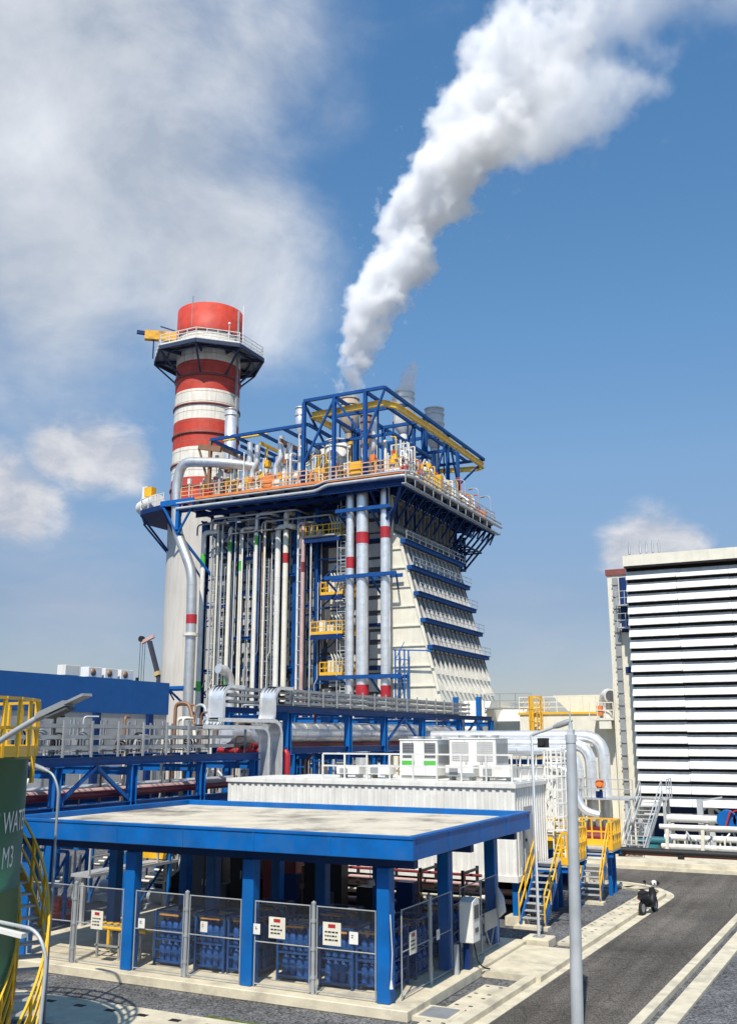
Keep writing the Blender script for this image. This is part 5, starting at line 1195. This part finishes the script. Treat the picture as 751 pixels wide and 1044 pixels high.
# cream enclosure with rails, yellow ladder and hood
c_ = thing('turbine_enclosure', (-19, 70, 0), 'cream enclosure building with railed roof behind the silver pipes', 'building')
m = MB(); m.box(-21.6,-14.3,67.5,75,0,7.9); link('wall', m, CREAM, c_)
m = MB(); m.box(-21.7,-14.25,67.4,75.1,7.9,8.05); link('roof', m, YEL, c_)
m = MB(); rail(m, [(-21.6,75,8.05),(-21.6,67.5,8.05),(-14.4,67.5,8.05)], 1.05, .9, .03, (1.,.66,.33)); link('railing', m, CREAM, c_)
m = MB(); m.prism([(-19.6,9.25),(-15.9,9.25),(-15.9,8.05),(-18.4,8.05)], 1, 69, 72); link('roof_hood', m, CREAM, c_)
m = MB(); lx = -20.3
for x in (lx-.3, lx+.3): m.bar((x,67.2,4.8),(x,67.2,9.2),.1)
for k in range(9): m.bar((lx-.3,67.2,5+k*.45),(lx+.3,67.2,5+k*.45),.06)
for k in range(5):
    pts = [(lx+.45*math.cos(a),67.1-.6*math.sin(a),5.9+k*.8) for a in [math.pi*q/6 for q in range(7)]]
    for p, q in zip(pts, pts[1:]): m.bar(p, q, .05, .1)
for q in range(7): a = math.pi*q/6; m.bar((lx+.45*math.cos(a),67.1-.6*math.sin(a),5.9),(lx+.45*math.cos(a),67.1-.6*math.sin(a),9.1),.05)
solo('yellow_ladder', m, YEL, 'yellow caged ladder on the cream enclosure wall', 'ladder')
v_ = thing('roof_vent', (-15.2, 66.5, 6.6), 'white round vent head on a small railed ledge by the narrow tower', 'vent')
m = MB(); m.tube([(-15.3,66.6,7.6),(-15.3,66.6,8.7),(-15.1,66.3,9.1),(-14.8,65.9,9.05)], .45, 14, .5); link('cowl', m, WHITE, v_)
m = MB(); m.cyl((-14.79,65.89,9.05),(-14.76,65.85,9.05),.34,14); link('mouth', m, DGREY, v_)
m = MB(); m.box(-16.2,-14.62,65.7,67.4,7.45,7.6); m.box(-15.6,-14.8,65.75,66.3,6.9,7.448); rail(m, [(-16.2,65.7,7.6),(-14.62,65.7,7.6)], 1.0, .5, .03, (1.,.5)); link('ledge', m, CREAM, v_)
m = MB(); m.box(-15.75,-15.35,65.72,66.0,7.75,8.4); solo('valve_box', m, ORANGE, 'little orange box on the ledge under the white vent head', 'box')
# nested silver pipes
for k, (z, xr, yy, r, zb_) in enumerate(((6.4,-13.95,59.5,.36,1.2),(5.95,-14.6,58.9,.34,1.2),(5.55,-15.2,58.4,.28,1.2))):
    pipe('silver_pipe', [(-27+k,yy,z),(xr,yy,z),(xr,yy,zb_)], r, ALU, ['outermost silver pipe curving down beside the intake building','middle silver pipe curving down beside the intake building','innermost silver pipe curving down beside the intake building'][k], 'pipe', 'nested silver pipes', 1.2, 18, joints=.9)
pipe('silver_pipe', [(-16.2,56.4,4.7),(-15.3,56.4,4.5),(-14.9,56.4,3.2),(-14.5,56.4,2.3),(-13.6,56.4,2.1)], .24, ALU, 'lower silver pipe with a double bend beside the grey platform', 'pipe', 'nested silver pipes', .6, 14, joints=.6)
m = MB()
for z in (4.9,4.3): m.ibeam((-27,59,z),(-15.4,59,z),.3,.3)
for x in (-23,-19,-15.6): m.ibeam((x,59,0),(x,59,4.7),.25,.25)
solo('pipe_support', m, BLUE, 'blue beam trestle under the nested silver pipes', 'pipe support')
m = MB(); m.box(-20.5,-15.4,56.4,57.4,0,4.6); rail(m, [(-21,56,4.65),(-15.4,56,4.65)], 1.05, 1.0, .025, (1.,.5)); m.use(1).box(-20.4,-18.6,56.2,56.398,1,4.2); m.box(-18,-16,56.2,56.398,1,4.2)
solo('equipment_cabin', m, [GREYW, WHITE], 'pale equipment cabin under the nested silver pipes', 'cabin')
# grey stair and platform at the far side of the road
t = thing('access_stair', (-11.66, 55.4, 0), 'grey steel stair up to the grey platform at the intake building', 'stairs')
a = MB(); q = MB(); stair(a, q, (-11.7,55.3,.05), (-11.15,58.6,2.98), 1.05, 14, (1,0,0)); link('tread', a, GALV, t); link('stringer', q, GALV, t)
m = MB()
for s in (-.6,.6):
    for h in (.5,1.0): m.bar((-11.7+s,55.3,.05+h),(-11.15+s,58.6,2.98+h),.05)
    for k in range(4): f_ = k/3; m.bar((-11.7+.55*f_+s,55.3+3.3*f_,.05+2.93*f_),(-11.7+.55*f_+s,55.3+3.3*f_,1.05+2.93*f_),.05)
link('handrail', m, GALV, t)
m = MB(); m.box(-15.0,-10.3,58.62,60.2,2.9,2.98); m.box(-15.0,-12.1,57.2,58.6,2.9,2.98); rail(m, [(-10.3,60.2,2.98),(-10.3,58.7,2.98)], 1.05, .7, .025, (1.,.5)); rail(m, [(-11.9,57.2,2.98),(-15,57.2,2.98),(-15,60.2,2.98)], 1.05, .7, .025, (1.,.5)); link('platform', m, GALV, t)
m = MB()
for x in (-14.8,-12.3,-10.5):
    m.bar((x,57.4 if x < -12 else 58.8,0),(x,57.4 if x < -12 else 58.8,2.88),.16); m.bar((x,60,0),(x,60,2.88),.16)
link('platform_leg', m, GALV, t)
m = MB(); m.cyl((-13.75,57.3,3.75),(-13.75,57.6,3.75),.27,16); m.cyl((-13.75,57.2,3.75),(-13.75,57.298,3.75),.16,10); m.use(1).cyl((-13.75,57.5,2.98),(-13.75,57.5,3.45),.09,8); m.box(-14.05,-13.7,57.5,57.75,3.0,3.35)
solo('valve_actuator', m, [ORANGE, NAVY], 'round orange valve actuator standing on the grey platform', 'valve')
for k in range(9):
    x = -14.9+k*.42
    pipe('drain_pipe', [(x,57.0,.0),(x,57.0,1.6),(x+.15,56.6,1.9),(x+.15,56.2,1.9)], .07+.02*(k%3), [CREAM,GALV,ALU][k%3], '%s upright %s pipe under the grey platform from its outer end' % (NTH[k], ['cream','grey','silver'][k%3]), 'pipe', 'small upright pipes under the grey platform', .2, 8)
m = MB(); m.box(-15,-12.4,55.6,57.3,0,.5); m.use(1).box(-14.6,-13,55.9,56.7,.5,1.5); m.cyl((-14.5,55.8,1),(-13.1,55.8,1),.3,12); solo('oil_skid', m, [CONC, DRED], 'rusty brown pump block on a plinth below the grey platform', 'pump')
# pipe skid in front of the intake building
t = thing('pipe_skid', (-7.5, 56, 0), 'long white pipe skid with many small valves before the intake building', 'pipe skid')
m = MB(); m.box(-11.0,3,55.0,58.2,.02,.28)
for x in (-9.9,-8.1,-5.9,-3.7): m.bar((x,55.3,.28),(x+.1,55.3,1.75),.16); m.bar((x,57.6,.28),(x,57.6,1.75),.14)
link('base_frame', m, CREAM, t)
for z, y, r in ((1.75,55.3,.13),(.75,55.6,.12),(1.1,56.6,.16),(.5,56.2,.1),(1.5,57.4,.12),(2.0,57.7,.2)):
    m = MB(); m.tube([(-10.2,y,z),(3,y,z)], r, 10); link('header', m, WHITE if z != 1.5 else GALV, t)
random.seed(8)
for k in range(34):
    x = -9.8+k*.27; y = random.uniform(55.5,57.2); m = MB(); z = random.uniform(.4,.7)
    m.tube([(x,y,.28),(x,y,z+.5),(x+random.uniform(-.3,.3),y+.3,z+.8)], .05, 6, .15)
    if k % 2: m.cyl((x,y-.05,z),(x,y+.12,z),.13,8)
    link('branch_pipe', m, [GALV,WHITE,CREAM,STEEL][k%4], t)
m = MB(); m.tube([(-11.6,56.6,.9),(-9.8,56.6,.9)], .2, 10); m.box(-11.3,-10.5,56.2,57,.2,.7); solo('teal_pump', m, mat('teal_paint', (.03,.16,.19), .5), 'dark teal pump beside the foot of the grey stair', 'pump')
m = MB(); m.bar((-8.5,58.3,.28),(-8.5,58.3,3.0),.3,.3); m.bar((-8.6,58.3,2.9),(-7.3,58.3,3.15),.14,.08); solo('support_post', m, GALV, 'thick grey support post with a small arm before the intake building', 'post')
t = thing('gate_valve', (-6.9, 56.5, 1.6), 'blue valve body with a bent red handle on the pipe skid', 'valve')
m = MB(); m.cyl((-6.95,56.5,2.1),(-6.95,57.1,2.1),.5,16); m.cyl((-6.2,56.5,2.1),(-6.2,57.1,2.1),.42,16); m.box(-7.0,-6.0,56.6,57,1.65,2.1); link('body', m, BLUE, t)
m = MB(); m.bar((-7.0,56.4,1.72),(-6.7,56.4,2.55),.26,.08); m.bar((-6.72,56.38,2.5),(-6.35,56.38,2.62),.14,.06); link('handle', m, BRED, t)
for k, (z, y, mt) in enumerate(((.62,53.9,BLACK),(.5,54.3,DRED))):
    m = MB(); m.tube([(-14.5,y,z),(6,y,z)], .15, 10)
    for x in (-12,-9,-6,-3): m.box(x-.12,x+.12,y-.1,y+.1,.3 if y < 53.4 else .02,z-.02)
    solo('ground_pipe', m, mt, ['black ground pipe along the pale far kerb','dark red ground pipe behind the black one'][k], 'pipe')
m = MB(); m.box(-13.2,-12.4,45.0,45.5,0,.5); solo('concrete_block', m, CONC, 'larger pale concrete block at the curved kerb end', 'block', bevel=.02)
m = MB(); m.box(-12.2,-11.6,45.4,45.8,0,.45); solo('concrete_block', m, CONC, 'smaller pale concrete block at the curved kerb end', 'block', bevel=.02)
m = MB(); m.use(0).box(-20,-12.2,44.6,45.8,0,1.6); m.use(1).box(-19.8,-12.4,44.55,44.598,.1,1.5); solo('machine_plinth', m, [DGREY, NAVY], 'dark machine block beyond the second yellow stair', 'machine')  # dark block added to darken the view under the stair platform
# ------------------------------------------------------------------ steam
def puffs(path, count, seed, voxel, name, label, jitter, sub=1, band=.7):
    rnd = random.Random(seed); m = MB(); P = [(Vector(p), r) for p, r in path]
    ln = [0]
    for (a, _), (b, _) in zip(P, P[1:]): ln.append(ln[-1]+(b-a).length)
    def at(s):
        for i in range(len(P)-1):
            if s <= ln[i+1] or i == len(P)-2:
                f = (s-ln[i])/(ln[i+1]-ln[i]); return P[i][0].lerp(P[i+1][0], f), P[i][1]*(1-f)+P[i+1][1]*f
    def sphere(c, r):
        n, k = 8, 12; vs = [c+Vector((0,0,-r))]; fs = []
        for i in range(1, n):
            t = math.pi*i/n
            for j in range(k): a = 2*math.pi*j/k; vs.append(c+Vector((math.sin(t)*math.cos(a), math.sin(t)*math.sin(a), -math.cos(t)))*r)
        vs.append(c+Vector((0,0,r))); L = len(vs)-1
        for j in range(k): fs.append((0, 1+(j+1)%k, 1+j)); fs.append((L, L-k+j, L-k+(j+1)%k))
        for i in range(n-2):
            for j in range(k): fs.append((1+i*k+j, 1+i*k+(j+1)%k, 1+(i+1)*k+(j+1)%k, 1+(i+1)*k+j))
        m.add(vs, fs)
    for i in range(count):
        s = ln[-1]*i/count; c, r = at(s)
        d = Vector((rnd.gauss(0,1), rnd.gauss(0,1), rnd.gauss(0,1))).normalized()
        q = c+d*r*jitter*rnd.random(); rr = r*rnd.uniform(.5,.72); sphere(q, rr)
        for _ in range(sub):
            e = Vector((rnd.gauss(0,1), rnd.gauss(0,1), rnd.gauss(0,1))).normalized(); sphere(q+e*rr*.8, rr*rnd.uniform(.38,.58))
    o = link(name, m, []); tag(o, label, 'steam', None, 'stuff')
    rm = o.modifiers.new('merge', 'REMESH'); rm.mode = 'VOXEL'; rm.voxel_size = voxel
    ng = bpy.data.node_groups.new(name+'_volume', 'GeometryNodeTree')
    ng.interface.new_socket('Geometry', in_out='INPUT', socket_type='NodeSocketGeometry'); ng.interface.new_socket('Geometry', in_out='OUTPUT', socket_type='NodeSocketGeometry')
    i_ = ng.nodes.new('NodeGroupInput'); o_ = ng.nodes.new('NodeGroupOutput'); mv = ng.nodes.new('GeometryNodeMeshToVolume')
    mv.resolution_mode = 'VOXEL_SIZE'; mv.inputs['Voxel Size'].default_value = voxel; mv.inputs['Density'].default_value = 1; mv.inputs['Interior Band Width'].default_value = band
    sm = ng.nodes.new('GeometryNodeSetMaterial')
    ng.links.new(i_.outputs[0], mv.inputs['Mesh']); ng.links.new(mv.outputs[0], sm.inputs[0]); ng.links.new(sm.outputs[0], o_.inputs[0])
    gm = o.modifiers.new('volume', 'NODES'); gm.node_group = ng
    return o, sm
def steam_mat(name, dens, z0, z1, dtop, nscale, thr=.42, x0=None):
    m = bpy.data.materials.new(name); m.use_nodes = True; nt = m.node_tree; L = nt.links.new
    nt.nodes.remove(nt.nodes['Principled BSDF'])
    v = nd(nt, 'ShaderNodeVolumePrincipled'); v.inputs['Color'].default_value = (.999,.999,.999,1); v.inputs['Anisotropy'].default_value = .0
    at_ = nd(nt, 'ShaderNodeAttribute'); at_.attribute_name = 'density'
    geo = nd(nt, 'ShaderNodeNewGeometry'); n = nd(nt, 'ShaderNodeTexNoise'); n.inputs['Scale'].default_value = nscale; n.inputs['Detail'].default_value = 6; n.inputs['Roughness'].default_value = .6
    L(geo.outputs['Position'], n.inputs['Vector'])
    s = nd(nt, 'ShaderNodeSeparateXYZ'); L(geo.outputs['Position'], s.inputs[0])
    f = nd(nt, 'ShaderNodeMapRange'); f.inputs[1].default_value = z0; f.inputs[2].default_value = z1; f.inputs[3].default_value = 0; f.inputs[4].default_value = 1
    if x0 is None: L(s.outputs[2], f.inputs[0])
    else:
        ad = nd(nt, 'ShaderNodeMath', operation='MULTIPLY_ADD'); L(s.outputs[0], ad.inputs[0]); ad.inputs[1].default_value = x0; L(s.outputs[2], ad.inputs[2]); L(ad.outputs[0], f.inputs[0])
    # threshold of noise rises along the plume: wispy at the far end
    t0 = nd(nt, 'ShaderNodeMapRange'); t0.inputs[1].default_value = 0; t0.inputs[2].default_value = 1; t0.inputs[3].default_value = .0; t0.inputs[4].default_value = thr; L(f.outputs[0], t0.inputs[0])
    sb = nd(nt, 'ShaderNodeMath', operation='SUBTRACT'); L(n.outputs['Fac'], sb.inputs[0]); L(t0.outputs[0], sb.inputs[1])
    ml = nd(nt, 'ShaderNodeMapRange'); ml.inputs[1].default_value = .0; ml.inputs[2].default_value = .22; L(sb.outputs[0], ml.inputs[0])
    d = nd(nt, 'ShaderNodeMapRange'); d.inputs[3].default_value = dens; d.inputs[4].default_value = dtop; L(f.outputs[0], d.inputs[0])
    # soft density eroded by noise
    er = nd(nt, 'ShaderNodeMath', operation='MULTIPLY_ADD'); L(n.outputs['Fac'], er.inputs[0]); er.inputs[1].default_value = 2.4; er.inputs[2].default_value = -1.5
    e2 = nd(nt, 'ShaderNodeMath', operation='ADD'); L(er.outputs[0], e2.inputs[0]); L(at_.outputs['Fac'], e2.inputs[1])
    e3 = nd(nt, 'ShaderNodeMapRange'); e3.inputs[1].default_value = .12; e3.inputs[2].default_value = .8; L(e2.outputs[0], e3.inputs[0])
    a = nd(nt, 'ShaderNodeMath', operation='MULTIPLY'); L(e3.outputs[0], a.inputs[0]); L(ml.outputs[0], a.inputs[1])
    b = nd(nt, 'ShaderNodeMath', operation='MULTIPLY'); L(a.outputs[0], b.inputs[0]); L(d.outputs[0], b.inputs[1])
    L(b.outputs[0], v.inputs['Density']); L(v.outputs[0], nt.nodes['Material Output'].inputs['Volume'])
    v.inputs['Density Attribute'].default_value = ''
    return m
STP = [((-41.9,80.2,37.9),1.6),((-41.8,80.2,40.5),1.85),((-41.5,80.2,42.3),2.2),((-40.4,80.2,45.3),2.85),((-38.4,80.2,49.2),3.25),((-35.4,80.2,54),3.6),((-31.2,80.2,60),4.1),((-28.0,80.2,64),4.6),((-24.8,80.2,68),5.1),((-21.5,80.2,73),5.5),((-18.5,80.2,78.5),5.8),((-14,80.2,85),7)]
o1, s1 = puffs(STP, 340, 4, .3, 'steam_plume', 'thick white steam plume rising from the tan silencer and drifting across the sky', .85, 3, 1.5)
SM1 = steam_mat('steam', 2.1, 58, 76, .32, .75, .42); s1.inputs['Material'].default_value = SM1
WSP = [((-27.5,80.2,61.5),3.4),((-22.5,80.2,62.2),4.3),((-18,80.2,63.2),4.4),((-13.5,80.2,64.4),4.0),((-9.0,80.2,66.5),3.2)]
o2, s2 = puffs(WSP, 90, 9, .5, 'steam_wisp', 'thin torn tail of steam trailing off the lower side of the thick plume', .9, 2, 1.8)
SM2 = steam_mat('steam_thin', .42, 44, 60, .14, .42, .45, .6); s2.inputs['Material'].default_value = SM2
VEI = [((-20,80.2,67),4.0),((-14,80.2,70),5.5),((-8,80.2,73),6.0),((-3,80.2,78),6.5)]
o4, s4 = puffs(VEI, 44, 19, .7, 'steam_veil', 'faint high veil of dissolving steam beyond the thick plume', .9, 2, 2.5)
SM4 = steam_mat('steam_veil_volume', .2, 50, 75, .09, .2, .45, .6); s4.inputs['Material'].default_value = SM4
o3, s3 = puffs([((-38.7,86,40.5),1.1),((-38.3,86,41.9),1.5),((-37.7,86,43.2),1.3)], 34, 2, .2, 'steam_puff', 'faint steam puff above the white silencer drum', .8, 2, .6)
SM3 = steam_mat('steam_faint', 2.4, 40.5, 47, .5, .9, .42); s3.inputs['Material'].default_value = SM3
# ------------------------------------------------------------------ sun, sky with clouds, camera
SUN_EL = R(52.5); SUN_AZ = (.25, -.968)   # direction towards the sun in plan
sd_ = Vector((SUN_AZ[0]*math.cos(SUN_EL), SUN_AZ[1]*math.cos(SUN_EL), math.sin(SUN_EL))).normalized()
l = bpy.data.lights.new('sun', 'SUN'); l.energy = 4.9; l.angle = R(.55); l.color = (1, .94, .84)
lo = bpy.data.objects.new('sun', l); COL.objects.link(lo); lo.rotation_euler = sd_.to_track_quat('Z', 'Y').to_euler()
w = bpy.data.worlds.new('World'); SC.world = w; w.use_nodes = True; nt = w.node_tree; L = nt.links.new
bg = nt.nodes['Background']; bg.inputs['Strength'].default_value = .1
sky = nd(nt, 'ShaderNodeTexSky', sky_type='NISHITA'); sky.sun_disc = False; sky.sun_elevation = SUN_EL
sky.sun_rotation = math.atan2(sd_.x, sd_.y); sky.air_density = 1.1; sky.dust_density = .35; sky.ozone_density = 4.0; sky.altitude = 0
tc = nd(nt, 'ShaderNodeTexCoord'); D = tc.outputs['Generated']
def M(op, a, c=None, e=None):
    n = nd(nt, 'ShaderNodeMath', operation=op)
    for i, x in enumerate((a, c, e)):
        if x is None: continue
        if hasattr(x, 'links'): L(x, n.inputs[i])
        else: n.inputs[i].default_value = x
    return n.outputs[0]
def pxdir(x, y): return (CF+CR*((x-375.5)/F)-CU*((y-522)/F)).normalized()
def blob(x, y, rpx):
    d = pxdir(x, y); n = nd(nt, 'ShaderNodeVectorMath', operation='DISTANCE'); L(D, n.inputs[0]); n.inputs[1].default_value = d
    q = M('DIVIDE', n.outputs['Value'], rpx/F); return M('EXPONENT', M('MULTIPLY', M('MULTIPLY', q, q), -1.))
def cloud(blobs, scale, amp, lo_, hi, seed, zs=1.4, detail=8, rough=.58):
    acc = None
    for b in blobs:
        v = M('MULTIPLY', blob(*b[:3]), b[3] if len(b) > 3 else 1.); acc = v if acc is None else M('MAXIMUM', acc, v)
    mp = nd(nt, 'ShaderNodeMapping'); mp.inputs['Location'].default_value = (seed, seed*.7, 0); mp.inputs['Scale'].default_value = (1,1,zs); L(D, mp.inputs[0])
    n = nd(nt, 'ShaderNodeTexNoise'); n.inputs['Scale'].default_value = scale; n.inputs['Detail'].default_value = detail; n.inputs['Roughness'].default_value = rough; n.inputs['Distortion'].default_value = .25
    L(mp.outputs[0], n.inputs['Vector'])
    s = M('ADD', acc, M('MULTIPLY', M('SUBTRACT', n.outputs['Fac'], .5), amp))
    mr = nd(nt, 'ShaderNodeMapRange', interpolation_type='SMOOTHSTEP'); mr.inputs[1].default_value = lo_; mr.inputs[2].default_value = hi; L(s, mr.inputs[0])
    return mr.outputs[0], n.outputs['Fac']
c1, n1 = cloud([(60,40,260),(130,170,200),(200,250,150),(40,230,190),(-150,150,300),(230,60,130,.8),(330,110,80,.5),(290,310,80,.55)], 5.0, 1.0, .25, .95, 1.3)
c2, n2 = cloud([(95,466,44),(60,462,34),(125,470,34),(20,515,44),(-10,500,50),(664,556,38),(640,562,30),(690,560,30)], 20, .85, .2, .85, 4.1, 1.7, 10, .6)
c3, n3 = cloud([(60,600,140,.8),(30,380,160,.8),(540,665,120,.7),(620,700,140,.7),(560,640,60,.6)], 9, 1.0, .35, 1.3, 7.7, 2.5)
def mixc(fac, a, col):
    m = nd(nt, 'ShaderNodeMix', data_type='RGBA'); L(fac, m.inputs[0]); L(a, m.inputs[6])
    if hasattr(col, 'links'): L(col, m.inputs[7])
    else: m.inputs[7].default_value = (*col, 1)
    return m.outputs[2]
ramp = nd(nt, 'ShaderNodeMapRange'); ramp.inputs[1].default_value = .35; ramp.inputs[2].default_value = .68; L(n1, ramp.inputs[0])
cc = nd(nt, 'ShaderNodeMix', data_type='RGBA'); L(ramp.outputs[0], cc.inputs[0]); cc.inputs[6].default_value = (4.5,5.0,5.8,1); cc.inputs[7].default_value = (7.6,7.9,8.4,1)
sz = nd(nt, 'ShaderNodeSeparateXYZ'); L(D, sz.inputs[0])
tr = nd(nt, 'ShaderNodeValToRGB'); e = tr.color_ramp.elements; e[0].position = .06; e[0].color = (.345,.335,.385,1); e[1].position = .70; e[1].color = (.45,.71,.80,1)
for p_, c_ in ((.13,(.40,.37,.40,1)),(.267,(.54,.57,.57,1)),(.388,(.515,.65,.68,1))):
    q_ = e.new(p_); q_.color = c_
L(sz.outputs[2], tr.inputs[0])
tv = nd(nt, 'ShaderNodeVectorMath', operation='MULTIPLY'); L(sky.outputs[0], tv.inputs[0]); L(tr.outputs[0], tv.inputs[1])
t2_ = nd(nt, 'ShaderNodeVectorMath', operation='SCALE'); L(tv.outputs[0], t2_.inputs[0]); t2_.inputs['Scale'].default_value = 2.0
o = t2_.outputs[0]
o = mixc(M('MULTIPLY', c3, .55), o, (5.2,5.5,6.3)); o = mixc(M('MULTIPLY', c1, .93), o, cc.outputs[2]); r2 = nd(nt, 'ShaderNodeMapRange'); r2.inputs[1].default_value = .4; r2.inputs[2].default_value = .66; L(n2, r2.inputs[0])
c2c = nd(nt, 'ShaderNodeMix', data_type='RGBA'); L(r2.outputs[0], c2c.inputs[0]); c2c.inputs[6].default_value = (5.2,5.4,6.0,1); c2c.inputs[7].default_value = (7.6,7.5,7.6,1)
o = mixc(M('MULTIPLY', c2, .85), o, c2c.outputs[2])
L(o, bg.inputs['Color'])
cam = bpy.data.cameras.new('camera'); co = bpy.data.objects.new('camera', cam); COL.objects.link(co); SC.camera = co
co.location = EYE; co.rotation_euler = (math.pi/2+TH, 0, PS)
cam.sensor_fit = 'VERTICAL'; cam.sensor_height = 24; cam.lens = 24*F/1044; cam.clip_start = .1; cam.clip_end = 8000
vs_ = SC.view_settings; SC.display_settings.display_device = 'sRGB'; vs_.view_transform = 'Standard'; vs_.look = 'None'; vs_.exposure = 0.1; vs_.gamma = 1; vs_.use_curve_mapping = False
SC.render.engine = 'CYCLES'; cy = SC.cycles; cy.max_bounces = 30; cy.diffuse_bounces = 3; cy.glossy_bounces = 3; cy.transparent_max_bounces = 12; cy.volume_bounces = 32; cy.use_denoising = True
cy.volume_step_rate = 1.0; cy.sample_clamp_indirect = 6.; cy.use_adaptive_sampling = True; cy.adaptive_threshold = .02
